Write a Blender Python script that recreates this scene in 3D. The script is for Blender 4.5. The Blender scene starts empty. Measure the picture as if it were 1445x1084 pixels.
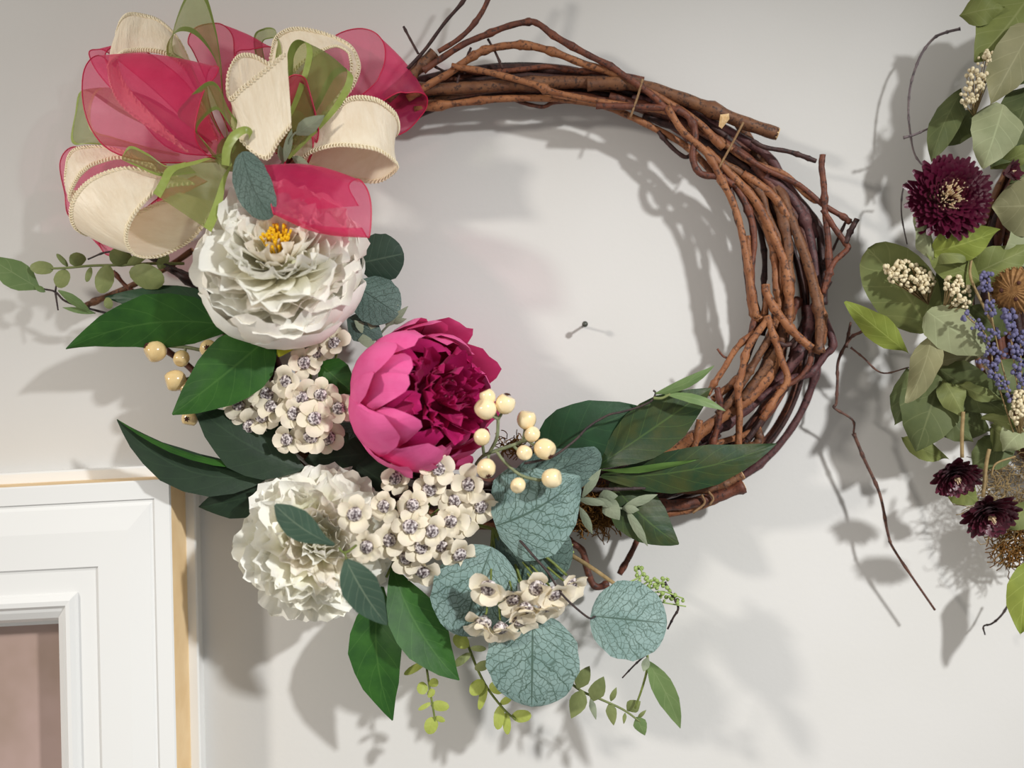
import bpy, math, random
from mathutils import Vector, Matrix, Quaternion

# ------------------------------------------------------------------ camera, world, lights
SC = bpy.context.scene
COL = SC.collection
K = 0.0005            # metres per photo pixel on the wall plane
F = 1550.0            # focal length in pixels (1445 x 1084 frame)
D = F * K             # camera distance from the wall
Z0 = 1.5              # height of the camera above the floor
CX, CY = 722.5, 542.0

cam_d = bpy.data.cameras.new('camera')
cam_d.sensor_width = 36.0
cam_d.lens = F / 1445.0 * 36.0
cam_d.clip_start = 0.01
cam_d.dof.use_dof = True
cam_d.dof.focus_distance = D - 110 * K
cam_d.dof.aperture_fstop = 2.6
cam = bpy.data.objects.new('camera', cam_d)
cam.location = (0, -D, Z0)
cam.rotation_euler = (math.pi / 2, 0, 0)
COL.objects.link(cam)
SC.camera = cam

SC.view_settings.view_transform = 'Standard'
SC.view_settings.look = 'None'
SC.view_settings.gamma = 1
SC.view_settings.exposure = 0.0
SC.view_settings.use_curve_mapping = False
SC.cycles.transparent_max_bounces = 24

world = bpy.data.worlds.new('room_light')
SC.world = world
world.use_nodes = True
bg = world.node_tree.nodes['Background']
bg.inputs[0].default_value = (1.0, 0.965, 0.92, 1)
bg.inputs[1].default_value = 0.36

def lamp(name, direction, dist, size, watts, color, target=(0, 0, Z0), cone=60, blend=0.6):
    l = bpy.data.lights.new(name, 'SPOT')
    l.energy = watts; l.color = color
    l.shadow_soft_size = size
    l.spot_size = math.radians(cone); l.spot_blend = blend
    o = bpy.data.objects.new(name, l)
    v = Vector(direction).normalized()
    o.location = Vector(target) + v * dist
    o.rotation_euler = (-v).to_track_quat('-Z', 'Y').to_euler()
    COL.objects.link(o)
    return o
lamp('ceiling_spot_right', (0.78, -1.0, 0.72), 2.2, 0.055, 166, (0.985, 1.0, 1.0), (0.04, 0, Z0 - 0.24), 32, 1.0)
lamp('ceiling_spot_left', (-1.25, -1.0, 0.60), 2.4, 0.10, 108, (1.0, 0.945, 0.87), (-0.10, 0, Z0 - 0.18), 37, 1.0)

# ------------------------------------------------------------------ coordinates
DK = 0.72             # depths below are written in photo pixels and scaled by this
def P(px, py, d=0.0):
    d *= DK
    s = (D - d * K) / F
    return Vector(((px - CX) * s, -d * K, Z0 + (CY - py) * s))
def S(d=0.0):
    return (D - d * DK * K) / F
CROP = {'C1': (60, 0, .3875), 'C2': (0, 280, .332), 'C3': (240, 270, .3044), 'C4': (460, 420, .2768),
        'C5': (150, 560, .3136), 'C6': (440, 620, .2907), 'B1': (480, 760, .36), 'B2': (720, 500, .2768),
        'T3': (560, 0, .2491), 'T4': (860, 60, .3135), 'T5': (900, 340, .3505),
        'R1': (1180, 0, .369), 'R2': (1180, 330, .3415), 'R3': (1160, 560, .369), 'X': (0, 0, 1)}
def cc(c, x, y, d=0.0):
    a, b, s = CROP[c]
    return P(a + x * s, b + y * s, d)
def pts(c, lst, d=None):
    return [cc(c, p[0], p[1], p[2] if len(p) > 2 else d) for p in lst]

# ------------------------------------------------------------------ materials
def lin(c):
    def f(v):
        v /= 255.0
        return v / 12.92 if v <= 0.04045 else ((v + 0.055) / 1.055) ** 2.4
    return (f(c[0]), f(c[1]), f(c[2]), 1.0)

class NT:
    def __init__(self, name):
        self.m = bpy.data.materials.new(name); self.m.use_nodes = True
        self.t = self.m.node_tree; self.n = self.t.nodes
        self.b = self.n['Principled BSDF']; self.out = self.n['Material Output']
    def new(self, kind, **kw):
        x = self.n.new(kind)
        for k, v in kw.items(): setattr(x, k, v)
        return x
    def link(self, a, b): self.t.links.new(a, b)
    def math(self, op, a, b=None, c=None):
        x = self.new('ShaderNodeMath', operation=op)
        for i, v in enumerate((a, b, c)):
            if v is None: continue
            if isinstance(v, (int, float)): x.inputs[i].default_value = v
            else: self.link(v, x.inputs[i])
        return x.outputs[0]
    def mix(self, fac, a, b):
        x = self.new('ShaderNodeMix', data_type='RGBA')
        for i, v in ((0, fac), (6, a), (7, b)):
            if isinstance(v, (int, float)): x.inputs[i].default_value = v
            elif isinstance(v, tuple): x.inputs[i].default_value = v
            else: self.link(v, x.inputs[i])
        return x.outputs[2]
    def noise(self, scale, detail=3, vec=None, rough=.55):
        x = self.new('ShaderNodeTexNoise')
        x.inputs['Scale'].default_value = scale; x.inputs['Detail'].default_value = detail
        x.inputs['Roughness'].default_value = rough
        if vec is None:
            vec = self.new('ShaderNodeTexCoord').outputs['Object']
        self.link(vec, x.inputs['Vector'])
        return x.outputs['Fac']
    def ramp(self, fac, lo, hi):
        x = self.new('ShaderNodeMapRange'); x.clamp = True
        x.inputs[1].default_value = lo; x.inputs[2].default_value = hi
        self.link(fac, x.inputs[0])
        return x.outputs[0]
    def bump(self, h, strength, dist=0.001):
        x = self.new('ShaderNodeBump')
        x.inputs['Strength'].default_value = strength; x.inputs['Distance'].default_value = dist
        self.link(h, x.inputs['Height'])
        self.link(x.outputs[0], self.b.inputs['Normal'])
        return x.outputs[0]
    def translucent(self, amount, colsock):
        tr = self.new('ShaderNodeBsdfTranslucent'); ms = self.new('ShaderNodeMixShader')
        ms.inputs[0].default_value = amount
        if isinstance(colsock, tuple): tr.inputs[0].default_value = colsock
        else: self.link(colsock, tr.inputs[0])
        self.link(self.b.outputs[0], ms.inputs[1]); self.link(tr.outputs[0], ms.inputs[2])
        self.link(ms.outputs[0], self.out.inputs[0])
    def setb(self, rough=.5, spec=.4, sheen=0, coat=0):
        self.b.inputs['Roughness'].default_value = rough
        self.b.inputs['Specular IOR Level'].default_value = spec
        self.b.inputs['Sheen Weight'].default_value = sheen
        self.b.inputs['Coat Weight'].default_value = coat

def simple(name, c1, c2=None, scale=200, rough=.5, spec=.4, bump=None, transl=0, sheen=0, coat=0, lo=.35, hi=.65):
    q = NT(name); q.setb(rough, spec, sheen, coat)
    if c2:
        c = q.mix(q.ramp(q.noise(scale), lo, hi), lin(c1), lin(c2)); q.link(c, q.b.inputs['Base Color'])
    else:
        c = lin(c1); q.b.inputs['Base Color'].default_value = c
    if bump: q.bump(q.noise(bump[0], 4), bump[1])
    if transl: q.translucent(transl, c)
    return q.m

def bark(name, c1, c2, c3):
    q = NT(name); q.setb(.55, .35)
    tc = q.new('ShaderNodeTexCoord').outputs['Object']
    a = q.mix(q.ramp(q.noise(90, 3, tc), .35, .65), lin(c1), lin(c2))
    b = q.mix(q.ramp(q.noise(330, 4, tc, .7), .52, .62), a, lin(c3))
    q.link(b, q.b.inputs['Base Color'])
    q.bump(q.noise(900, 4, tc), .35, .0008)
    return q.m

def leafmat(name, c1, c2, vein, nv=7, vw=.05, vstr=.6, rough=.42, spec=.45, transl=.12, scale=60, slope=.55, bumps=.22):
    q = NT(name); q.setb(rough, spec)
    uv = q.new('ShaderNodeUVMap').outputs[0]
    sx = q.new('ShaderNodeSeparateXYZ'); q.link(uv, sx.inputs[0])
    u, v = sx.outputs[0], sx.outputs[1]
    a = q.math('ABSOLUTE', q.math('MULTIPLY', q.math('SUBTRACT', v, .5), 2.0))
    mid = q.math('SUBTRACT', 1.0, q.ramp(a, .015, .05))
    ph = q.math('SUBTRACT', q.math('MULTIPLY', u, nv), q.math('MULTIPLY', a, slope * nv * .45))
    fr = q.math('ABSOLUTE', q.math('SUBTRACT', q.math('FRACT', ph), .5))
    sv = q.math('MULTIPLY', q.math('SUBTRACT', 1.0, q.ramp(fr, vw * .3, vw)), .7)
    vv = q.math('MULTIPLY', q.math('MAXIMUM', mid, sv), vstr)
    base = q.mix(q.ramp(q.noise(scale), .35, .65), lin(c1), lin(c2))
    col = q.mix(vv, base, lin(vein))
    q.link(col, q.b.inputs['Base Color'])
    hgt = q.math('ADD', q.math('MULTIPLY', fr, .5), q.math('MULTIPLY', q.noise(150), .8))
    q.bump(hgt, bumps, .0012)
    if transl: q.translucent(transl, col)
    return q.m

def netmat(name, light, light2, vein, sc=15, rough=.55):
    q = NT(name); q.setb(rough, .35)
    uv = q.new('ShaderNodeUVMap').outputs[0]
    sx = q.new('ShaderNodeSeparateXYZ'); q.link(uv, sx.inputs[0])
    u, v = sx.outputs[0], sx.outputs[1]
    a = q.math('ABSOLUTE', q.math('MULTIPLY', q.math('SUBTRACT', v, .5), 2.0))
    mid = q.math('SUBTRACT', 1.0, q.ramp(a, .012, .035))
    ph = q.math('SUBTRACT', q.math('MULTIPLY', u, 7.0), q.math('MULTIPLY', a, 2.6))
    tcn = q.noise(9, 2, uv)
    ph = q.math('ADD', ph, q.math('MULTIPLY', tcn, .8))
    fr = q.math('ABSOLUTE', q.math('SUBTRACT', q.math('FRACT', ph), .5))
    sv = q.math('SUBTRACT', 1.0, q.ramp(fr, .025, .07))
    vo = q.new('ShaderNodeTexVoronoi', feature='DISTANCE_TO_EDGE'); vo.inputs['Scale'].default_value = sc
    q.link(uv, vo.inputs['Vector'])
    net = q.math('MULTIPLY', q.math('SUBTRACT', 1.0, q.ramp(vo.outputs['Distance'], .02, .07)), .75)
    m = q.math('MAXIMUM', q.math('MAXIMUM', mid, sv), net)
    base = q.mix(q.ramp(q.noise(70), .35, .65), lin(light), lin(light2))
    col = q.mix(q.math('MULTIPLY', m, .82), base, lin(vein))
    q.link(col, q.b.inputs['Base Color'])
    q.bump(q.math('SUBTRACT', 1.0, m), .25, .0006)
    q.translucent(.08, col)
    return q.m

def petalmat(name, base, tip, mottled, transl=.25, rough=.6, spec=.25):
    q = NT(name); q.setb(rough, spec, .05)
    uv = q.new('ShaderNodeUVMap').outputs[0]
    sx = q.new('ShaderNodeSeparateXYZ'); q.link(uv, sx.inputs[0])
    c = q.mix(q.ramp(sx.outputs[0], .15, .85), lin(base), lin(tip))
    c = q.mix(q.math('MULTIPLY', q.ramp(q.noise(110), .45, .75), .6), c, lin(mottled))
    q.link(c, q.b.inputs['Base Color'])
    st = q.new('ShaderNodeMapping'); st.inputs['Scale'].default_value = (3, 34, 1); q.link(uv, st.inputs[0])
    q.bump(q.noise(1.0, 3, st.outputs[0]), .18, .001)
    q.translucent(transl, c)
    return q.m

def organza(name, c1, c2, alpha):
    q = NT(name); q.setb(.45, .5, .3)
    c = q.mix(q.ramp(q.noise(70), .3, .7), lin(c1), lin(c2))
    q.link(c, q.b.inputs['Base Color'])
    q.bump(q.noise(1500, 2), .3, .0005)
    tr = q.new('ShaderNodeBsdfTransparent'); tl = q.new('ShaderNodeBsdfTranslucent')
    q.link(c, tl.inputs[0]); tr.inputs[0].default_value = tuple(min(1, .55 + .6 * x) for x in lin(c1)[:3]) + (1,)
    m1 = q.new('ShaderNodeMixShader'); m1.inputs[0].default_value = .38
    q.link(q.b.outputs[0], m1.inputs[1]); q.link(tl.outputs[0], m1.inputs[2])
    m2 = q.new('ShaderNodeMixShader'); m2.inputs[0].default_value = alpha
    q.link(tr.outputs[0], m2.inputs[1]); q.link(m1.outputs[0], m2.inputs[2])
    q.link(m2.outputs[0], q.out.inputs[0])
    return q.m

def satin(name, c1, c2):
    q = NT(name); q.setb(.42, .35, .35)
    uv = q.new('ShaderNodeUVMap').outputs[0]
    mp = q.new('ShaderNodeMapping'); mp.inputs['Scale'].default_value = (30, 3, 1); q.link(uv, mp.inputs[0])
    n = q.noise(1.0, 4, mp.outputs[0])
    c = q.mix(q.ramp(n, .3, .7), lin(c1), lin(c2)); q.link(c, q.b.inputs['Base Color'])
    q.bump(n, .55, .0016)
    q.translucent(.15, c)
    return q.m

M = {}
M['wall'] = simple('wall_paint', (212, 210, 207), (208, 206, 202), 6, .75, .25, (260, .10))
M['white_paint'] = simple('white_gloss_paint', (232, 232, 230), None, 1, .32, .45, (90, .05))
M['raw_wood'] = simple('raw_pine', (240, 210, 164), (230, 196, 146), 30, .6, .3)
M['nail'] = simple('dark_nail', (72, 74, 66), None, 1, .4, .5)
M['v_orange'] = bark('bark_orange', (156, 104, 68), (130, 80, 50), (80, 50, 36))
M['v_brown'] = bark('bark_brown', (124, 84, 56), (100, 64, 44), (62, 42, 34))
M['v_red'] = bark('bark_red', (116, 66, 46), (88, 50, 40), (56, 36, 32))
M['v_dark'] = bark('bark_dark', (72, 46, 40), (54, 34, 34), (36, 26, 26))
M['v_purple'] = bark('bark_purple', (96, 62, 60), (80, 48, 50), (52, 34, 36))
M['cut'] = simple('cut_wood', (226, 196, 150), (196, 158, 110), 400, .7, .2)
M['twine'] = simple('twine', (128, 98, 72), (150, 122, 90), 800, .8, .1)
M['twig'] = bark('twig_dark', (74, 58, 54), (56, 46, 46), (40, 34, 36))
M['twig_grey'] = bark('twig_grey', (122, 108, 108), (100, 88, 92), (72, 64, 68))
M['twig_brown'] = bark('twig_brown', (100, 66, 52), (84, 54, 46), (56, 40, 36))
M['pink_org'] = organza('pink_organza', (240, 70, 130), (226, 50, 114), .46)
M['pink_edge'] = simple('crimson_edge', (196, 18, 70), None, 1, .4, .5)
M['green_org'] = organza('green_organza', (156, 168, 96), (142, 156, 82), .52)
M['green_satin'] = simple('green_satin', (160, 176, 92), (148, 164, 78), 200, .35, .5, None, .15)
M['cream'] = satin('cream_satin', (252, 240, 216), (242, 226, 198))
M['braid'] = simple('cream_braid', (252, 240, 212), (240, 224, 190), 900, .7, .2)
M['white_petal'] = petalmat('ivory_petal', (254, 249, 220), (255, 254, 247), (255, 252, 242), .24)
M['cream_petal'] = petalmat('cream_petal', (253, 250, 212), (255, 254, 244), (255, 248, 228), .24)
M['blush_petal'] = petalmat('blush_petal', (253, 245, 216), (255, 250, 240), (252, 240, 228), .24)
M['pink_petal'] = petalmat('pink_petal', (226, 70, 138), (238, 104, 166), (230, 82, 150), .14, .6)
M['pink_deep'] = petalmat('magenta_petal', (166, 16, 88), (200, 36, 114), (182, 24, 98), .2, .55)
M['stamen'] = simple('yellow_stamen', (246, 202, 40), (236, 178, 30), 900, .7, .2)
M['blossom'] = petalmat('blossom_petal', (240, 232, 204), (246, 236, 216), (240, 222, 196), .2)
M['glitter'] = simple('grey_glitter', (226, 216, 214), (84, 68, 72), 7, .35, .7, (9, .8), 0, 0, 0, .42, .58)
M['stem_green'] = simple('stem_green', (116, 128, 62), (96, 108, 50), 300, .5, .3)
M['stem_grey'] = simple('stem_grey_green', (132, 138, 104), (114, 122, 92), 300, .6, .3)
M['stem_tan'] = simple('stem_tan', (160, 138, 98), (138, 116, 80), 300, .7, .2)
M['berry'] = simple('cream_berry', (250, 230, 188), (244, 218, 168), 120, .16, .55, None, 0, 0, .3)
M['berry_tan'] = simple('tan_berry', (230, 202, 148), (218, 186, 128), 120, .2, .55, None, 0, 0, .3)
M['berry_eye'] = simple('berry_eye', (74, 44, 36), None, 1, .8, .2)
M['lf_green'] = leafmat('glossy_green_leaf', (52, 96, 36), (40, 80, 32), (92, 134, 66), 6, .04, .28, .5, .25)
M['lf_dark'] = leafmat('dark_green_leaf', (38, 58, 38), (32, 50, 34), (66, 90, 62), 6, .04, .22, .5, .35)
M['lf_mid'] = leafmat('deep_green_leaf', (36, 70, 42), (32, 60, 36), (70, 106, 62), 6, .04, .25, .46, .4)
M['lf_olive'] = leafmat('olive_green_leaf', (62, 70, 32), (36, 62, 36), (100, 128, 62), 7, .04, .28, .46, .4)
M['lf_edge'] = simple('light_green_leaf_edge', (86, 116, 54), (74, 104, 46), 80, .5, .3, None, .1)
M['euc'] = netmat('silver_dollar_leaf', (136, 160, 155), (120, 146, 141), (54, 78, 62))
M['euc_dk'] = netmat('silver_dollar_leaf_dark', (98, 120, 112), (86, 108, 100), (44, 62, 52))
M['euc_dull'] = leafmat('dull_eucalyptus_leaf', (58, 78, 64), (50, 70, 58), (110, 128, 108), 6, .04, .35, .5, .3)  # dull dark green leaf colour with paler veins
M['euc_small'] = leafmat('small_eucalyptus_leaf', (66, 90, 74), (58, 80, 66), (134, 148, 124), 7, .04, .55, .48, .35)
M['sage'] = leafmat('sage_leaf', (152, 160, 136), (138, 148, 124), (170, 176, 154), 5, .06, .3, .8, .15)
M['olive_small'] = leafmat('olive_small_leaf', (134, 142, 90), (116, 126, 78), (104, 112, 66), 4, .05, .2, .55, .3)
M['lime_small'] = leafmat('lime_small_leaf', (176, 186, 96), (158, 170, 78), (140, 152, 64), 4, .05, .3, .5, .3, .2)
M['willow'] = leafmat('willow_leaf', (112, 134, 84), (98, 122, 74), (140, 156, 110), 3, .04, .5, .5, .3)
M['yellow_leaf'] = simple('yellow_green_sepal', (196, 198, 58), (180, 184, 44), 90, .5, .3, None, .2)
M['seed_green'] = simple('green_seed', (156, 176, 104), (138, 160, 88), 300, .5, .3)
M['moss'] = simple('brown_moss', (134, 96, 48), (92, 62, 32), 500, .9, .1)
M['pane'] = simple('pane_painted_room', (160, 138, 126), (176, 152, 144), 18, .12, .5)  # mottled taupe paints in the blurred room seen in the glass
def dried(name, a, b, v): return leafmat(name, a, b, v, 5, .045, .5, .62, .25, .15, 45)
M['d1'] = dried('dried_leaf_green', (122, 130, 72), (106, 114, 62), (146, 150, 100))
M['d2'] = dried('dried_leaf_grey', (142, 138, 102), (128, 126, 92), (164, 160, 124))
M['d3'] = dried('dried_leaf_sage', (152, 156, 120), (136, 142, 106), (172, 180, 140))
M['d4'] = dried('dried_leaf_bright', (138, 148, 66), (120, 132, 56), (168, 178, 96))
M['d5'] = dried('dried_leaf_dark', (94, 102, 62), (80, 90, 55), (118, 124, 84))
M['d6'] = dried('dried_leaf_olive', (122, 128, 76), (108, 116, 70), (146, 150, 98))
M['burg'] = petalmat('burgundy_bract', (128, 20, 66), (76, 10, 38), (96, 14, 50), .1, .28, .5)
M['burg_dk'] = petalmat('dark_burgundy_bract', (104, 26, 48), (78, 18, 38), (90, 22, 44), .08, .25, .5)
M['straw'] = simple('straw_centre', (232, 216, 176), (206, 172, 140), 900, .8, .2)
M['yarrow'] = simple('cream_yarrow', (226, 214, 182), (200, 184, 148), 700, .8, .2)
M['lav'] = simple('lavender_bud', (114, 110, 142), (92, 90, 122), 500, .8, .2)
M['pod'] = simple('brown_pod', (150, 112, 70), (118, 84, 50), 400, .7, .2)

# ------------------------------------------------------------------ mesh helpers
def link(name, mesh, parent=None):
    o = bpy.data.objects.new(name, mesh); COL.objects.link(o)
    if parent is not None:
        o.parent = parent
        if name: pass
    return o
def mk(name, verts, faces, mat, parent=None, uvs=None, smooth=True, origin=None):
    """one mesh object; verts are world coordinates, kept relative to the parent's world origin"""
    org = Vector((0, 0, 0))
    if parent is not None: org = worldpos(parent)
    elif origin is not None: org = Vector(origin)
    me = bpy.data.meshes.new(name)
    me.from_pydata([tuple(Vector(v) - org) for v in verts], [], faces)
    if uvs:
        l = me.uv_layers.new(name='UVMap')
        for lp in me.loops: l.data[lp.index].uv = uvs[lp.vertex_index]
    if smooth: me.polygons.foreach_set('use_smooth', [True] * len(me.polygons))
    me.materials.append(mat)
    o = link(name, me, parent)
    if parent is None and origin is not None: o.location = org
    return o
WP = {}
def worldpos(o):
    p = Vector(o.location); q = o.parent
    while q is not None: p += Vector(q.location); q = q.parent
    return p
def thing(name, label, cat, loc, group=None):
    o = bpy.data.objects.new(name, None); COL.objects.link(o)
    o.empty_display_size = .01
    o.location = loc; o['label'] = label; o['category'] = cat
    if group: o['group'] = group
    return o
def tag(o, label, cat, group=None):
    o['label'] = label; o['category'] = cat
    if group: o['group'] = group
    return o

def cr(p, n):
    """Catmull-Rom resample of a list of vectors (or floats) to n points"""
    m = len(p); out = []
    for i in range(n):
        t = i / (n - 1) * (m - 1); k = min(int(t), m - 2); f = t - k
        p1, p2 = p[k], p[k + 1]
        p0 = p[k - 1] if k > 0 else p1 * 2 - p2
        p3 = p[k + 2] if k + 2 < m else p2 * 2 - p1
        out.append(.5 * ((2 * p1) + (p2 - p0) * f + (2 * p0 - 5 * p1 + 4 * p2 - p3) * f * f + (3 * p1 - p0 - 3 * p2 + p3) * f ** 3))
    return out
def crn(vals, t):
    m = len(vals); x = max(0, min(1, t)) * (m - 1); k = min(int(x), m - 2); f = x - k
    return vals[k] * (1 - f) + vals[k + 1] * f

def tube_data(path, radii, ns=6, V=None, Fc=None, U=None, cap=True):
    V = [] if V is None else V; Fc = [] if Fc is None else Fc; U = [] if U is None else U
    n = len(path); b0 = len(V)
    up = None
    for i in range(n):
        t = (path[min(i + 1, n - 1)] - path[max(i - 1, 0)])
        if t.length < 1e-9: t = Vector((0, 0, 1))
        t.normalize()
        if up is None:
            up = t.orthogonal().normalized()
        up = (up - t * up.dot(t))
        if up.length < 1e-6: up = t.orthogonal()
        up.normalize(); sd = t.cross(up)
        r = radii[i] if isinstance(radii, (list, tuple)) else radii
        for j in range(ns):
            a = 2 * math.pi * j / ns
            V.append(path[i] + up * (math.cos(a) * r) + sd * (math.sin(a) * r)); U.append((i / n, j / ns))
    for i in range(n - 1):
        for j in range(ns):
            a = b0 + i * ns + j; b = b0 + i * ns + (j + 1) % ns
            Fc.append((a, b, b + ns, a + ns))
    if cap:
        Fc.append(tuple(b0 + j for j in reversed(range(ns))))
        Fc.append(tuple(b0 + (n - 1) * ns + j for j in range(ns)))
    return V, Fc, U
def tube(name, path, radii, mat, parent=None, ns=6, n=None):
    if n: path = cr(path, n)
    if isinstance(radii, (list, tuple)): radii = [crn(radii, i / (len(path) - 1)) for i in range(len(path))]
    V, Fc, U = tube_data(path, radii, ns)
    return mk(name, V, Fc, mat, parent, U)

def ico(center, r, sub=1):
    """small sphere data: lat-long"""
    V, Fc = [], []
    nl, nm = (4, 6) if sub == 1 else (8, 12)
    V.append(center + Vector((0, 0, r)))
    for i in range(1, nl):
        th = math.pi * i / nl
        for j in range(nm):
            ph = 2 * math.pi * j / nm
            V.append(center + Vector((r * math.sin(th) * math.cos(ph), r * math.sin(th) * math.sin(ph), r * math.cos(th))))
    V.append(center - Vector((0, 0, r)))
    for j in range(nm):
        Fc.append((0, 1 + j, 1 + (j + 1) % nm))
        e = 1 + (nl - 2) * nm
        Fc.append((e + j, len(V) - 1, e + (j + 1) % nm))
    for i in range(nl - 2):
        for j in range(nm):
            a = 1 + i * nm + j; b = 1 + i * nm + (j + 1) % nm
            Fc.append((a, a + nm, b + nm, b))
    return V, Fc
def addm(V, Fc, v, f):
    b = len(V); V.extend(v); Fc.extend([tuple(i + b for i in q) for q in f])

CAMP = Vector((0, -D, Z0))
PROF = {
 'lance': [.05, .38, .70, .92, 1, .97, .86, .68, .46, .24, .02],
 'longlance': [.06, .35, .62, .84, .97, 1, .93, .78, .56, .30, .02],
 'ovate': [.08, .50, .82, .97, 1, .96, .86, .72, .52, .30, .03],
 'round': [.14, .60, .82, .94, 1, 1, .96, .88, .74, .53, .06],
 'heart': [.30, .80, .95, 1, .98, .92, .82, .68, .50, .28, .02],
 'spoon': [.10, .20, .36, .58, .80, .95, 1, .95, .80, .52, .10],
 'thin': [.15, .45, .72, .9, 1, 1, .95, .82, .60, .34, .03],
}
def leaf(parent, mat, prof, base, tip, w, roll=0, mid=0, side=(0, 0), fold=.15, wave=0, nu=12, nv=6, seed=0, name='leaf', curl=0, twist=0):
    """base, tip = (px, py, depth); w = full width in px; mid = extra depth at the middle; side = px offset of the middle"""
    rnd = random.Random(seed + int(base[0] * 7 + tip[1] * 3))
    b = P(*base); t = P(*tip)
    dm = (base[2] + tip[2]) / 2 + mid
    c = P((base[0] + tip[0]) / 2 + side[0], (base[1] + tip[1]) / 2 + side[1], dm)
    ctl = c * 2 - (b + t) * .5
    hw = w * .5 * S(dm)
    ph1, ph2 = rnd.uniform(0, 6), rnd.uniform(0, 6)
    V, Fc, U = [], [], []
    pr = PROF[prof]
    for i in range(nu + 1):
        u = .5 - .5 * math.cos(math.pi * i / nu)
        p = b * (1 - u) ** 2 + ctl * (2 * u * (1 - u)) + t * u * u
        T = ((ctl - b) * (1 - u) + (t - ctl) * u).normalized()
        N = (CAMP - p); N = (N - T * N.dot(T)).normalized()
        N = Quaternion(T, math.radians(roll + twist * (u - .5))) @ N
        Sd = T.cross(N)
        h = hw * (math.sqrt(max(0, 1 - (2 * u - 1) ** 2)) if prof == 'round' else crn(pr, u))
        for j in range(nv + 1):
            v = j / nv * 2 - 1
            z = -fold * abs(v) * h * (1 if fold > 0 else 1) - curl * v * v * h
            wv = wave * S(dm) * math.sin(u * 9 + (ph1 if v > 0 else ph2)) * abs(v) ** 1.5
            hh = h * (1 + .03 * math.sin(u * 23 + ph1))
            V.append(p + Sd * (v * hh) + N * (z + wv)); U.append((u, j / nv))
    for i in range(nu):
        for j in range(nv):
            a = i * (nv + 1) + j
            Fc.append((a, a + 1, a + nv + 2, a + nv + 1))
    return mk(name, V, Fc, mat, parent, U)

def stem(parent, lst, r, mat, name='stem', ns=6, taper=.7, c='X', n=None):
    p = pts(c, lst)
    d = lst[0][2]
    return tube(name, p, [r * S(d), r * S(d) * taper], mat, parent, ns, n or max(8, len(lst) * 5))

# ------------------------------------------------------------------ setting: the wall
def box(name, x0, x1, y0, y1, z0, z1, mat):
    V = [(x, y, z) for x in (x0, x1) for y in (y0, y1) for z in (z0, z1)]
    Fc = [(0, 1, 3, 2), (4, 6, 7, 5), (0, 4, 5, 1), (2, 3, 7, 6), (0, 2, 6, 4), (1, 5, 7, 3)]
    return mk(name, V, Fc, mat, None, None, False)
w = box('wall_back', -1.6, 1.6, 0.0, .12, 0, 2.7, M['wall']); w['kind'] = 'structure'
w['label'] = 'off-white plastered wall behind the wreaths'

# white moulded frame at the lower left
def build_frame():
    root = thing('wall_frame', 'white moulded wooden frame with raw wood side edge around a glass pane with the blurred room seen in it painted in taupe', 'frame', P(240, 676, 0))
    TR = (240.0, 676.0); W_, H_ = 620.0, 760.0
    el = (-1.0, .052); ed = (.022, 1.0)
    def pt(a, b, d):      # a px to the left, b px down, measured in the plane of the front face (depth 90)
        q = P(TR[0] + a * el[0] + b * ed[0], TR[1] + a * el[1] + b * ed[1], 90 / DK)
        return Vector((q.x, -d * K, q.z))
    prof = [(0, 88), (2, 90), (23, 90), (24, 87), (27, 86.5), (31, 89), (60, 93), (103, 93), (105, 89), (108, 88), (134, 88), (137, 93),
            (143, 97), (149, 96), (153, 90), (157, 88), (166, 80), (172, 66), (173, 45), (180, 45), (180, 30)]
    def corner(i, k, d):
        kv = k * 1.14; kh = k
        return [pt(kh, kv, d), pt(W_ - kh, kv, d), pt(W_ - kh, H_ - kv, d), pt(kh, H_ - kv, d)][i]
    def sweep(prof, mat, names):
        for i in range(4):
            V, Fc = [], []
            for k, d in prof:
                V.append(corner(i, k, d)); V.append(corner((i + 1) % 4, k, d))
            for q in range(len(prof) - 1):
                Fc.append((2 * q, 2 * q + 1, 2 * q + 3, 2 * q + 2))
            mk(names[i % len(names)], V, Fc, mat, root, None, False)
    sweep(prof, M['white_paint'], ['rail', 'stile'])
    sweep([(0, 0), (0, 88)], M['raw_wood'], ['wood_edge'])
    sweep([(-14, 0), (-14, 22), (-12, 24), (0.3, 24)], M['white_paint'], ['backing_strip'])
    V = [corner(i, 170, 34) for i in range(4)]
    mk('pane', V, [(0, 1, 2, 3)], M['pane'], root, None, False)
build_frame()

# nail
def build_nail():
    root = thing('nail', 'small dark nail stuck in the bare wall inside the twig ring', 'nail', P(822, 461, 0))
    a = P(822, 461, -2); b = a + Vector((.0008, -.0135, .001))
    tube('shank', [a, a * .5 + b * .5, b], .0009, M['nail'], root, 8, 4)
    tube('head', [b, b + Vector((0, -.0012, 0))], .0021, M['nail'], root, 10, 2)
build_nail()

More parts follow.
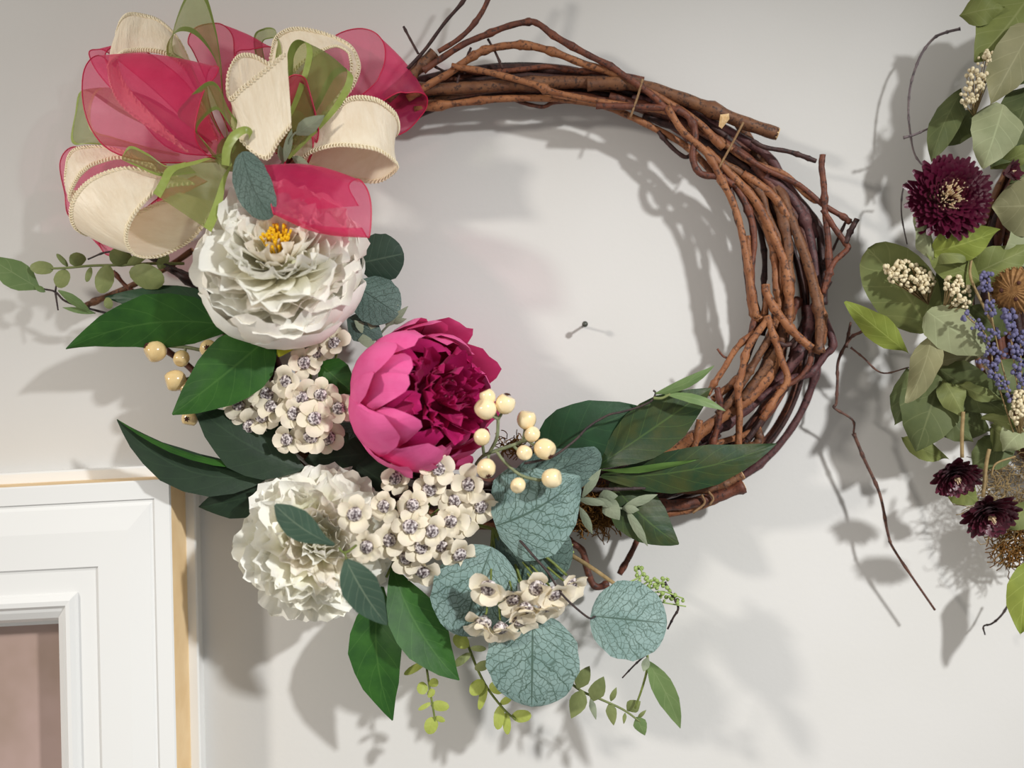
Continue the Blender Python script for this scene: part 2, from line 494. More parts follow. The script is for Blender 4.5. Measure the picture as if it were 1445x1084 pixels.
# ------------------------------------------------------------------ twig wreath
def vine(parent, c, lst, r, mat, d=None, seed=0, cutends=False, wob=1.2, name='vine'):
    rnd = random.Random(seed + len(lst) * 13 + int(lst[0][0]))
    p = pts(c, lst, d)
    n = max(14, len(lst) * 6)
    path = cr(p, n)
    s = S(80)
    nodes = sorted(rnd.uniform(0, 1) for _ in range(max(1, n // 14)))
    R = []
    ph = rnd.uniform(0, 6)
    for i in range(n):
        u = i / (n - 1)
        k = 1 + .05 * math.sin(i * 1.3 + ph)
        for q in nodes:
            k += .38 * math.exp(-((u - q) * n / 1.0) ** 2)
        R.append(r * s * k)
        path[i] = path[i] + Vector((rnd.uniform(-1, 1), rnd.uniform(-1, 1), rnd.uniform(-1, 1))) * (wob * .10 * s)
    V, Fc, U = tube_data(path, R, 7)
    o = mk(name, V, Fc, mat, parent, U)
    if cutends:
        for e, f in ((path[-1], path[-2]),):
            t = (e - f).normalized()
            tube('cut_end', [e - t * (r * .2 * s), e + t * (r * .12 * s)], r * .93 * s, M['cut'], o, 8, 2)
    return o
def reparent_fix(): pass

def build_wreath():
    root = thing('twig_wreath', 'round wreath of twisted brown grapevine twigs hung on the wall', 'wreath', P(735, 440, 40))
    VO, VB, VR, VD, VP = M['v_orange'], M['v_brown'], M['v_red'], M['v_dark'], M['v_purple']
    T = [  # crop, points, radius, material, depth
     ('T3', [(150, 400), (240, 340), (380, 250), (500, 200), (620, 152), (740, 125), (805, 138), (900, 210), (1080, 310), (1200, 370), (1290, 430), (1445, 540), (1560, 660), (1650, 800)], 4.6, VR, 108),
     ('T3', [(60, 560), (200, 470), (290, 420), (400, 340), (500, 285), (640, 258), (760, 262), (900, 300), (1050, 360), (1200, 405), (1340, 470), (1500, 560), (1700, 690), (1850, 840)], 5.4, VO, 98),
     ('T3', [(-60, 560), (100, 410), (215, 298)], 8.5, VB, 100),
     ('T3', [(60, 510), (350, 500), (600, 485), (900, 468), (1250, 470), (1440, 500)], 9.0, VB, 84),
     ('T4', [(-100, 190), (60, 182), (200, 212), (400, 280), (600, 360), (755, 412)], 9.5, VB, 92),
     ('T3', [(310, 375), (520, 410), (780, 480), (900, 525), (1180, 580), (1445, 617), (1560, 640)], 4.6, VO, 104),
     ('T4', [(-60, 285), (130, 290), (280, 300), (350, 330), (385, 400), (375, 520), (410, 590), (490, 605), (560, 640)], 5.0, VR, 108),
     ('T3', [(100, 620), (350, 585), (600, 560), (900, 560), (1150, 595), (1300, 650), (1445, 720), (1640, 830), (1800, 990)], 5.0, VO, 80),
     ('T3', [(320, 390), (500, 410), (700, 395), (860, 378), (1000, 400), (1200, 415), (1400, 450)], 4.0, VR, 76),
     ('T3', [(420, 455), (560, 430), (800, 440), (1000, 450), (1200, 450), (1400, 490)], 4.0, VD, 66),
     ('T3', [(60, 570), (300, 520), (560, 540), (800, 535), (1050, 530), (1300, 560), (1445, 620)], 5.5, VD, 60),
     ('T3', [(60, 680), (250, 600), (330, 560), (600, 530)], 4.2, VD, 60),
     ('T3', [(650, 560), (740, 590), (830, 605), (900, 580), (1100, 570)], 3.0, VR, 66),
     ('T4', [(260, 290), (330, 400), (440, 500), (500, 610), (560, 730), (590, 830), (610, 930), (625, 1020), (640, 1120), (665, 1240)], 5.0, VO, 112),
     ('T4', [(540, 640), (575, 780), (600, 880), (612, 980), (625, 1100), (640, 1180), (670, 1260)], 4.2, VD, 98),
     ('T4', [(430, 480), (560, 610), (640, 690), (700, 790), (750, 900), (790, 1000), (805, 1100), (810, 1200), (800, 1290)], 6.2, VO, 104),
     ('T4', [(500, 540), (590, 590), (680, 680), (710, 780), (760, 880), (790, 1000), (800, 1084), (812, 1180), (800, 1270), (760, 1350), (700, 1430)], 5.8, VB, 94),
     ('T4', [(600, 590), (700, 660), (760, 720), (820, 820), (880, 950), (920, 1084), (950, 1200), (960, 1300), (930, 1400)], 6.2, VO, 98),
     ('T4', [(520, 580), (600, 700), (640, 800), (650, 900), (640, 1000), (640, 1084), (640, 1160), (655, 1230), (640, 1310)], 5.2, VR, 100),
     ('T4', [(540, 600), (620, 690), (700, 830), (740, 950), (750, 1084), (765, 1200), (740, 1300), (690, 1380)], 5.0, VO, 92),
     ('T4', [(700, 600), (800, 680), (870, 790), (910, 930), (930, 1084), (935, 1200)], 7.5, VP, 78),
     ('T4', [(640, 560), (780, 640), (870, 730), (940, 830), (955, 960), (965, 1084), (960, 1180)], 5.6, VD, 70),
     ('T4', [(100, 250), (300, 300), (500, 380), (700, 500), (780, 610), (880, 760), (930, 880)], 6.5, VP, 70),
     ('T4', [(0, 240), (250, 320), (450, 420), (620, 520), (720, 640), (840, 790), (900, 950)], 6.5, VR, 76),
     ('T4', [(150, 330), (350, 400), (520, 500), (640, 590), (740, 650)], 5.5, VD, 66),
     ('T4', [(350, 380), (480, 430), (600, 520), (700, 560), (800, 600), (890, 690), (980, 730)], 4.0, VO, 86),
     ('T4', [(560, 480), (700, 570), (850, 640), (960, 730), (1060, 790), (1085, 815)], 4.0, VR, 92),
     ('T4', [(640, 440), (700, 472), (800, 490), (870, 512), (930, 535)], 3.4, VD, 96),
     ('T4', [(960, 505), (955, 560), (965, 640), (970, 750), (985, 900), (990, 1040)], 4.4, VR, 98),
     ('T4', [(960, 750), (1010, 830), (1060, 900), (1072, 930), (1010, 990), (985, 1050), (960, 1130)], 4.2, VR, 102),
     ('T4', [(1115, 795), (1085, 850), (1062, 905)], 4.0, VD, 104),
     ('T4', [(1072, 790), (1030, 880), (1000, 945), (960, 1000)], 2.0, VD, 84),
     ('T4', [(220, 400), (270, 460), (340, 515), (385, 490)], 3.2, VD, 84),
     ('T4', [(560, 640), (650, 760), (690, 900), (700, 1000), (695, 1100), (705, 1220), (690, 1320)], 4.0, VD, 70),
     ('T5', [(440, -420, 40), (500, -300, 60), (560, -160, 84), (600, -20), (605, 100), (610, 200), (600, 310), (575, 400), (540, 480), (480, 560), (420, 640)], 7.5, VB, 100),
     ('T5', [(400, -480, 40), (490, -340, 56), (580, -180, 84), (640, -30), (690, 110), (720, 240), (735, 340), (728, 450)], 7.0, VB, 106),
     ('T5', [(440, -20), (450, 150), (455, 250), (475, 310), (505, 300), (520, 230)], 5.0, VO, 104),
     ('T5', [(515, 175), (520, 215), (560, 285), (630, 370), (700, 432)], 5.8, VO, 122),
     ('T5', [(520, 300), (550, 390), (580, 480), (603, 560), (560, 625), (500, 720)], 4.8, VO, 120),
     ('T5', [(530, 310), (490, 360), (440, 440), (420, 530), (405, 600), (410, 700), (405, 830)], 5.0, VO, 118),
     ('T5', [(550, 370), (500, 440), (460, 510), (430, 560), (380, 640), (320, 700)], 5.4, VB, 108),
     ('T5', [(560, 440), (530, 540), (440, 640), (330, 715), (200, 810), (60, 900), (-60, 960)], 8.5, VO, 98),
     ('T5', [(690, 260), (690, 350), (650, 450), (560, 570), (470, 650), (380, 720), (250, 800)], 8.0, VP, 82),
     ('T5', [(470, 365), (400, 430), (350, 510), (310, 570), (280, 620)], 4.4, VO, 104),
     ('T5', [(320, 590), (332, 680), (312, 780), (285, 850), (235, 862)], 4.4, VR, 110),
     ('T5', [(250, 720), (225, 840), (208, 910)], 5.2, VO, 108),
     ('T5', [(735, 270), (785, 410), (750, 465), (690, 535), (600, 562), (480, 640)], 5.4, VP, 92),
     ('T5', [(600, 590), (560, 630), (520, 690), (470, 760), (440, 800)], 4.6, VD, 96),
     ('T5', [(490, 745), (420, 785), (320, 815), (250, 850)], 4.4, VO, 92),
     ('T5', [(480, 760), (490, 800), (460, 830), (400, 830)], 7.0, VB, 80),
     ('T5', [(650, 230), (600, 330), (560, 440), (480, 560), (400, 650), (300, 760)], 6.0, VR, 76),
     ('T5', [(770, 160), (730, 230), (690, 300), (640, 400), (620, 470)], 5.5, VD, 74),
     ('T5', [(420, -40), (445, 90), (470, 240), (490, 320), (460, 420), (400, 560), (330, 680)], 4.4, VD, 82),
     ('T5', [(560, -20), (575, 120), (570, 240), (540, 360), (470, 490), (400, 560), (300, 640)], 5.2, VO, 90),
     ('T5', [(700, 430), (690, 500), (640, 560), (560, 600)], 4.0, VR, 100),
     ('T5', [(640, 390), (600, 420), (540, 400)], 3.4, VD, 112),
     ('T5', [(320, 435), (345, 465), (375, 475)], 1.6, VR, 100),
     ('B2', [(500, 760), (740, 772), (900, 762), (1050, 728), (1190, 672)], 8.0, VR, 88),
     ('B2', [(650, 830), (800, 812), (940, 785), (1080, 720), (1180, 655)], 5.5, VO, 78),
     ('B2', [(850, 690), (1000, 690), (1100, 660), (1185, 615)], 6.5, VB, 84),
     ('B1', [(860, -20), (905, 15), (950, 50), (970, 130), (1000, 188), (1055, 178)], 5.0, VR, 62),
     ('B1', [(1190, -60), (1150, 40), (1095, 140)], 4.2, VR, 62),
    ]
    for i, (c, l, r, m, d) in enumerate(T):
        cut = i in (4,) or (c == 'B2')
        vine(root, c, l, r, m, d, i, cut)
    # dark loose shoots at the top
    vine(root, 'T3', [(470, -160), (380, 0), (270, 130), (160, 280), (60, 390)], 2.6, VD, 112, 3, False, .4)
    vine(root, 'T3', [(560, -200), (515, 0), (440, 130), (350, 220), (235, 292)], 3.6, VR, 112, 4, False, .4)
    vine(root, 'T3', [(38, 150), (75, 220), (122, 305)], 1.8, VD, 110, 5, False, .3)
    for q in ([(515, 220), (560, 300), (600, 390)], [(420, 270), (390, 350), (385, 420)], [(200, 370), (280, 410)], [(355, 420), (340, 480)]):
        vine(root, 'T3', q, 1.8, VD, 92, 6, False, .3)
    # filler vines all round the ring, behind the traced ones
    rnd = random.Random(5)
    for i in range(34):
        a0 = rnd.uniform(0, 2 * math.pi); ln = rnd.uniform(1.6, 3.2)
        o0 = rnd.uniform(-30, 34); d0 = rnd.uniform(32, 66); p1 = rnd.uniform(0, 6); f1 = rnd.uniform(1.5, 3)
        l = []
        for q in range(14):
            a = a0 + ln * q / 13
            oo = o0 + 12 * math.sin(f1 * a + p1)
            ca, sa = math.cos(a), math.sin(a)
            top = max(0, sa)
            oo *= (1 - .45 * top)
            l.append((735 + (388 + oo) * ca + 6 * top, 440 - (330 + 20 * (1 - top) - 80 * max(0, -sa) + oo) * sa, d0 + 9 * math.sin(2.3 * a + p1)))
        vine(root, 'X', l, rnd.uniform(3.2, 5.8), rnd.choice([VD, VP, VR, VD, VB]), None, i)
    # vines showing behind the flowers on the left
    vine(root, 'C2', [(350, 465), (400, 440), (520, 390), (700, 300), (820, 220)], 4.5, VB, 60, 1, True)
    vine(root, 'C2', [(480, 310), (560, 390), (680, 420)], 3.0, VR, 62, 2)
    vine(root, 'C2', [(620, 230), (760, 320), (900, 420)], 6, VD, 70, 3)
    vine(root, 'C2', [(700, 640), (820, 730), (900, 850)], 5, VR, 66, 4)
    # knobbly cut stump and chip
    stump = mk('wood_chip', *chip(cc('T4', 512, 350, 112), 5), M['cut'], root, None, False)
    # twine and wire ties
    for l, c, d in (([(150, 165), (125, 250), (93, 340)], 'T4', 112), ([(603, 360), (550, 460), (488, 572)], 'T4', 112),
                    ([(975, 715), (990, 760), (930, 810)], 'B2', 104), ([(1010, 700), (1035, 735), (1015, 770)], 'B2', 104)):
        p = pts(c, l, d)
        tube('twine_tie', p, 1.7 * S(d), M['twine'], root, 6, 10)
def chip(c, r):
    s = S(110); rnd = random.Random(2)
    V = [c + Vector((rnd.uniform(-1, 1), rnd.uniform(-.6, .6), rnd.uniform(-1.5, 1.5))) * (r * s) for _ in range(6)]
    V = [c + Vector(v) * s for v in ((-4, 0, 8), (8, -2, 9), (9, 1, 2), (2, -3, -2), (-2, 0, -12), (-6, 2, -8), (0, 5, 0))]
    return V, [(0, 1, 3), (1, 2, 3), (3, 4, 0), (4, 5, 0), (0, 6, 1), (1, 6, 2), (2, 6, 4), (4, 6, 5), (5, 6, 0), (2, 4, 3)]
build_wreath()

# ------------------------------------------------------------------ ribbon bow
def ribbon(root, c, A, B, kind, name, bulge=.06, n=44, m=8, seed=0, wr=1.0, raw=False):
    rnd = random.Random(seed)
    pa = cr(pts(c, A), n); pb = cr(pts(c, B), n)
    s = S(180)
    ph = [rnd.uniform(0, 6) for _ in range(4)]
    G = []
    for i in range(n):
        t = ((pa[min(i + 1, n - 1)] - pa[max(i - 1, 0)]) + (pb[min(i + 1, n - 1)] - pb[max(i - 1, 0)]))
        wv = pb[i] - pa[i]
        nn = t.cross(wv)
        nn = nn.normalized() if nn.length > 1e-12 else Vector((0, -1, 0))
        row = []
        for j in range(m + 1):
            v = j / m
            off = bulge * wv.length * math.sin(math.pi * v)
            off += wr * s * (math.sin(i * .55 + ph[0] + v * 2) * .6 + math.sin(i * 1.1 + ph[1] - v * 5) * .45) * (.4 + .6 * math.sin(math.pi * v))
            row.append((pa[i].lerp(pb[i], v) + nn * off, nn))
        G.append(row)
    def grid(v0, v1, off, mat, nm, par):
        V, Fc, U = [], [], []
        mm = m if v1 - v0 > .5 else 2
        for i in range(n):
            for j in range(mm + 1):
                v = v0 + (v1 - v0) * j / mm
                x = v * m; k = min(int(x), m - 1); f = x - k
                p = G[i][k][0].lerp(G[i][k + 1][0], f)
                V.append(p + G[i][0][1] * (off * s)); U.append((i / (n - 1), v))
        for i in range(n - 1):
            for j in range(mm):
                a = i * (mm + 1) + j
                Fc.append((a, a + 1, a + mm + 2, a + mm + 1))
        return mk(nm, V, Fc, mat, par, U)
    if kind == 'cream':
        o = grid(0, 1, 0, M['cream'], name, root)
        for e in (0, m):
            path = [G[i][e][0] for i in range(n)]
            L = sum((path[i + 1] - path[i]).length for i in range(n - 1))
            loops = max(6, int(L / (5.2 * s)))
            q = []
            steps = loops * 7
            for k in range(steps + 1):
                x = k / steps * (n - 1); a = min(int(x), n - 2); f = x - a
                p = path[a].lerp(path[a + 1], f)
                inner = (G[a][4][0] - p).normalized()
                nn = G[a][0][1]; tt = (path[a + 1] - path[a]).normalized()
                ang = 2 * math.pi * k / 7
                q.append(p + inner * (s * (3.2 + 3.2 * math.cos(ang))) + nn * (s * 1.3 * math.sin(ang)) + tt * (s * 1.8 * math.sin(ang)))
            V, Fc, U = tube_data(q, 1.25 * s, 4)
            mk('braid_trim', V, Fc, M['braid'], o, U)
    elif kind == 'pink':
        o = grid(0, 1, 0, M['pink_org'], name, root)
        for e in (0, m):
            V, Fc, U = tube_data([G[i][e][0] for i in range(n)], .95 * s, 5)
            mk('wired_edge', V, Fc, M['pink_edge'], o, U)
    elif kind == 'green':
        o = grid(0, 1, 0, M['green_org'], name, root)
        for a, b in ((0, .13), (.87, 1)):
            grid(a, b, .4, M['green_satin'], 'satin_edge', o)
    else:
        o = grid(0, 1, 0, M['green_satin'], name, root)
    return o

def build_bow():
    root = thing('ribbon_bow', 'large bow of crimson organza, cream braid-edged and green sheer ribbon loops', 'bow', cc('C1', 680, 560, 120))
    R = lambda A, B, kind, name, **k: ribbon(root, 'C1', A, B, kind, name, **k)
    # behind
    R([(750, 480, 130), (1000, 200, 105), (1070, 128, 96), (1150, 104, 95), (1215, 122, 105), (1248, 180, 120), (1235, 260, 140), (1170, 340, 150), (900, 520, 155)],
      [(850, 560, 110), (1150, 500, 90), (1300, 490, 85), (1380, 420, 85), (1402, 370, 95), (1385, 340, 110), (1330, 338, 125), (1255, 358, 140), (1000, 550, 150)], 'pink', 'pink_loop', seed=1)
    R([(680, 480, 110), (560, 210, 92), (530, 150, 90), (560, 100, 90), (640, 86, 95), (690, 125, 110), (700, 210, 115), (720, 420, 120)],
      [(760, 480, 100), (800, 350, 92), (850, 200, 88), (835, 172, 95), (760, 180, 108), (700, 210, 118), (720, 420, 125)], 'pink', 'pink_loop', seed=2)
    R([(800, 320, 84), (768, 145, 84), (805, 103, 88), (850, 112, 96), (850, 200, 104), (820, 320, 104)],
      [(840, 330, 92), (800, 170, 96), (830, 140, 100), (862, 150, 106), (870, 220, 112), (850, 330, 112)], 'green', 'green_loop', seed=3, wr=.4)
    R([(600, 560, 100), (300, 420, 92), (150, 330, 90), (118, 420, 92), (108, 520, 98), (180, 525, 112), (330, 540, 120), (500, 570, 122)],
      [(620, 520, 110), (400, 360, 108), (230, 320, 106), (180, 380, 108), (185, 470, 112), (260, 500, 118), (400, 540, 122), (500, 560, 125)], 'green', 'green_loop', seed=4)
    R([(450, 600, 90), (200, 560, 82), (110, 535, 80), (64, 590, 80), (80, 700, 80), (112, 800, 80), (300, 800, 86), (450, 700, 90)],
      [(470, 640, 88), (250, 700, 78), (180, 760, 78), (200, 870, 80), (240, 930, 84), (330, 900, 90), (470, 720, 96)], 'pink', 'pink_loop', seed=5)
    R([(600, 520, 110), (420, 340, 92), (250, 200, 88), (200, 180, 90), (170, 200, 96), (230, 300, 112), (420, 480, 122)],
      [(640, 500, 110), (520, 300, 90), (330, 160, 86), (260, 168, 86), (230, 220, 100), (330, 340, 116), (500, 500, 124)], 'pink', 'pink_loop', seed=6)
    R([(560, 640, 100), (470, 680, 96), (420, 720, 94), (430, 800, 96), (520, 830, 100), (600, 760, 104)],
      [(600, 660, 110), (540, 690, 112), (490, 720, 112), (500, 770, 112), (560, 780, 112), (620, 740, 112)], 'pink', 'pink_loop', seed=7)
    # cream loops
    R([(620, 480, 110), (520, 190, 98), (440, 82, 97), (350, 48, 100), (296, 58, 110), (272, 130, 122), (300, 300, 134), (500, 520, 142)],
      [(640, 520, 125), (550, 300, 124), (455, 205, 126), (350, 190, 130), (280, 206, 140), (240, 262, 146), (300, 400, 150), (540, 560, 152)], 'cream', 'cream_loop', seed=8)
    R([(760, 450, 112), (825, 220, 102), (850, 130, 100), (920, 99, 100), (1020, 115, 106), (1110, 155, 112), (1150, 210, 122), (1152, 275, 132), (1090, 370, 142), (900, 520, 150)],
      [(820, 500, 136), (870, 340, 138), (940, 240, 140), (1030, 182, 142), (1080, 172, 146), (1118, 205, 152), (1100, 310, 156), (960, 480, 158)], 'cream', 'cream_loop', seed=9)
    R([(400, 600, 128), (280, 545, 128), (180, 530, 128), (110, 545, 128), (85, 600, 128), (95, 680, 124), (200, 700, 116), (400, 650, 116)],
      [(420, 620, 146), (300, 580, 150), (210, 595, 152), (150, 630, 150), (115, 680, 146), (105, 740, 138), (200, 760, 122), (400, 680, 118)], 'cream', 'cream_loop', seed=10)
    R([(900, 520, 150), (980, 450, 178), (1060, 392, 192), (1130, 350, 200), (1220, 358, 200), (1284, 408, 186), (1298, 470, 156), (1265, 490, 120), (1150, 450, 108), (900, 510, 120)],
      [(930, 600, 165), (975, 562, 186), (1050, 538, 205), (1130, 537, 215), (1220, 552, 212), (1280, 592, 190), (1288, 625, 160), (1215, 668, 128), (1100, 650, 112), (980, 610, 114), (900, 560, 120)], 'cream', 'cream_loop', seed=11)
    R([(480, 640, 160), (420, 626, 182), (300, 607, 196), (190, 640, 206), (122, 700, 206), (97, 775, 196), (120, 835, 176), (190, 850, 155), (320, 780, 140), (500, 700, 136)],
      [(560, 670, 175), (440, 690, 202), (365, 750, 216), (320, 820, 220), (311, 880, 212), (340, 930, 192), (415, 938, 172), (500, 905, 158), (565, 855, 150), (650, 740, 146)], 'cream', 'cream_loop', seed=12)
    # tall green loop at the top
    R([(640, 480, 130), (510, 240, 122), (470, 170, 120), (490, 60, 122), (540, -40, 132), (592, -25, 150), (630, 100, 165), (650, 220, 170), (657, 320, 170), (670, 500, 165)],
      [(650, 500, 150), (540, 240, 154), (462, 210, 164), (454, 160, 174), (490, 116, 184), (550, 124, 188), (610, 185, 186), (645, 262, 182), (660, 400, 176), (680, 520, 170)], 'green', 'green_loop', seed=13, wr=.5)
    # big crimson loop at left
    R([(660, 570, 122), (470, 545, 122), (340, 410, 124), (245, 235, 132), (190, 204, 152), (150, 262, 180), (148, 370, 196), (180, 475, 202), (260, 555, 202), (420, 592, 192), (640, 590, 180)],
      [(680, 540, 132), (620, 420, 130), (596, 300, 140), (612, 246, 165), (640, 244, 190), (632, 275, 210), (588, 330, 225), (562, 420, 231), (556, 500, 226), (592, 560, 206), (650, 585, 186)], 'pink', 'pink_loop', seed=14, wr=1.6, bulge=.05)
    # green sheer loop crossing the centre
    R([(640, 600, 188), (560, 485, 204), (492, 420, 214), (525, 365, 224), (595, 300, 230), (640, 312, 226), (680, 400, 214), (745, 480, 206)],
      [(660, 590, 195), (600, 530, 202), (562, 478, 208), (590, 430, 214), (635, 400, 217), (670, 440, 214), (700, 495, 210), (690, 560, 205)], 'green', 'green_loop', seed=15, wr=.5)
    R([(520, 590, 195), (450, 603, 204), (385, 560, 214), (320, 532, 218), (288, 572, 217)],
      [(560, 630, 190), (470, 640, 198), (420, 640, 206), (350, 610, 211), (290, 582, 215)], 'green', 'green_loop', seed=16, wr=.4)
    R([(680, 550, 180), (560, 585, 204), (460, 608, 220), (430, 655, 226), (403, 704, 228)],
      [(690, 600, 185), (668, 660, 206), (655, 740, 220), (635, 800, 226), (615, 846, 228)], 'green', 'green_tail', seed=17, wr=.6, bulge=.03)
    R([(652, 600, 215), (656, 540, 225), (685, 484, 232), (733, 460, 235), (764, 476, 225), (757, 525, 210)],
      [(680, 605, 220), (688, 545, 228), (715, 503, 235), (740, 487, 235), (752, 496, 228), (745, 530, 212)], 'satin', 'satin_loop', seed=18, wr=.2)
    # centre right
    R([(800, 520, 150), (885, 290, 158), (893, 190, 166), (920, 147, 178), (958, 160, 192), (955, 235, 200), (900, 400, 196), (820, 540, 182)],
      [(900, 560, 152), (1000, 400, 166), (1060, 290, 176), (1105, 260, 186), (1132, 285, 196), (1110, 350, 200), (1040, 440, 196), (900, 580, 182)], 'green', 'green_loop', seed=19, wr=.5)
    R([(870, 600, 150), (890, 430, 172), (884, 310, 192), (912, 274, 202), (955, 285, 208), (975, 345, 208), (995, 420, 202), (1004, 500, 190), (965, 600, 162)],
      [(880, 610, 140), (898, 530, 152), (900, 440, 170), (922, 400, 182), (958, 420, 190), (975, 470, 192), (985, 530, 186), (975, 575, 172), (940, 620, 150)], 'pink', 'pink_loop', seed=20, wr=.6)
    R([(830, 230, 172), (760, 194, 180), (705, 205, 186), (674, 270, 196), (678, 352, 214), (730, 310, 230), (805, 250, 240), (886, 186, 246)],
      [(850, 420, 165), (790, 400, 175), (730, 410, 184), (690, 450, 198), (735, 530, 216), (815, 584, 230), (862, 520, 237), (906, 462, 243)], 'cream', 'cream_tail', seed=21, wr=1.2, bulge=.03)
    # crimson loop over the white peony
    R([(860, 770, 205), (815, 690, 210), (794, 604, 222), (812, 640, 244), (824, 700, 256), (841, 777, 262), (850, 772, 246)],
      [(1150, 750, 215), (1115, 680, 216), (1148, 652, 228), (1182, 690, 244), (1197, 760, 252), (1189, 864, 256), (1160, 830, 240)], 'pink', 'pink_loop', seed=22, wr=1.2, bulge=.07)
    # gathered knot
    kn = cc('C1', 700, 560, 150); V, Fc = ico(kn, 26 * S(150), 2)
    mk('gathered_knot', V, Fc, M['green_org'], root)
build_bow()

# ------------------------------------------------------------------ flowers
def axis_quat(a):
    return Vector((0, 0, 1)).rotation_difference(Vector(a).normalized())
def guard_mesh(name, R, th0, th1, W, ruf, jag, flare, mat, rnd, nu=10, nv=8, tipr=.28):
    """sphere-patch petal around +Z, azimuth 0; W = half width as share of R"""
    V, U, Fc = [], [], []
    ph = [rnd.uniform(0, 6.3) for _ in range(4)]
    for i in range(nu + 1):
        for j in range(nv + 1):
            v = j / nv * 2 - 1
            lim = 1 - tipr * abs(v) ** 2.4 - jag * (.5 + .5 * math.sin(v * 7 + ph[0])) * .5 - jag * .5 * rnd.random() * (i == nu)
            u = i / nu * lim
            th = math.radians(th0 + (th1 - th0) * u)
            wprof = math.sin(math.pi * min(1, .12 + .62 * (i / nu) ** .8)) ** .8
            phi = v * W * wprof / max(math.sin(th), .38)
            r = R * (1 + flare * (i / nu) ** 3 + ruf * math.sin(v * 5 + ph[1]) * (i / nu) ** 2 + ruf * .6 * math.sin(v * 9 + ph[2] + i * .5) * (i / nu) ** 3 - .10 * v * v * (i / nu))
            V.append((r * math.sin(th) * math.cos(phi), r * math.sin(th) * math.sin(phi), r * math.cos(th))); U.append((i / nu, j / nv))
    for i in range(nu):
        for j in range(nv):
            a = i * (nv + 1) + j; Fc.append((a, a + 1, a + nv + 2, a + nv + 1))
    return raw_mesh(name, V, Fc, U, mat)
def raw_mesh(name, V, Fc, U, mat):
    me = bpy.data.meshes.new(name); me.from_pydata([tuple(v) for v in V], [], Fc)
    if U:
        l = me.uv_layers.new(name='UVMap')
        for lp in me.loops: l.data[lp.index].uv = U[lp.vertex_index]
    me.polygons.foreach_set('use_smooth', [True] * len(me.polygons)); me.materials.append(mat)
    return me
def blade_mesh(name, R, theta, W, incurve, ruf, jag, mat, rnd, r0=.25, nu=8, nv=8, cup=.35):
    """radial petal: from near the centre out to the dome surface at polar angle theta"""
    V, U, Fc = [], [], []
    ph = [rnd.uniform(0, 6.3) for _ in range(4)]
    th = math.radians(theta)
    for i in range(nu + 1):
        for j in range(nv + 1):
            v = j / nv * 2 - 1
            lim = 1 - .16 * abs(v) ** 2.2 - jag * (.5 + .5 * math.sin(v * 8 + ph[0])) - jag * .25 * rnd.random() * (i == nu)
            u = i / nu * lim
            t2 = th - math.radians(incurve) * u ** 2.2
            rad = R * (r0 + (1 - r0) * u)
            dr = Vector((math.sin(t2), 0, math.cos(t2))); dth = Vector((math.cos(t2), 0, -math.sin(t2)))
            wp = W * R * (.35 + .65 * math.sin(math.pi * min(1, .1 + .55 * i / nu)))
            y = v * wp
            off = -cup * wp * v * v * .9 * (-1) * -1
            off = -cup * wp * v * v + ruf * R * math.sin(v * 4.5 + ph[1]) * u ** 2 + ruf * .6 * R * math.sin(v * 9 + ph[2]) * u ** 3
            V.append(dr * rad + Vector((0, y, 0)) + dth * off); U.append((i / nu, j / nv))
    for i in range(nu):
        for j in range(nv):
            a = i * (nv + 1) + j; Fc.append((a, a + 1, a + nv + 2, a + nv + 1))
    return raw_mesh(name, V, Fc, U, mat)

def put(root, me, q, az, rnd, sc=.08, tilt=4, name='petal'):
    o = link(name, me, root)
    o.rotation_mode = 'QUATERNION'
    o.rotation_quaternion = q @ Quaternion((0, 0, 1), az) @ Quaternion((0, 1, 0), math.radians(rnd.uniform(-tilt, tilt))) @ Quaternion((1, 0, 0), math.radians(rnd.uniform(-tilt, tilt)))
    k = 1 + rnd.uniform(-sc, sc); o.scale = (k, k, k)
    return o
def squash(me, f):
    for v in me.vertices: v.co.z *= f
    return me

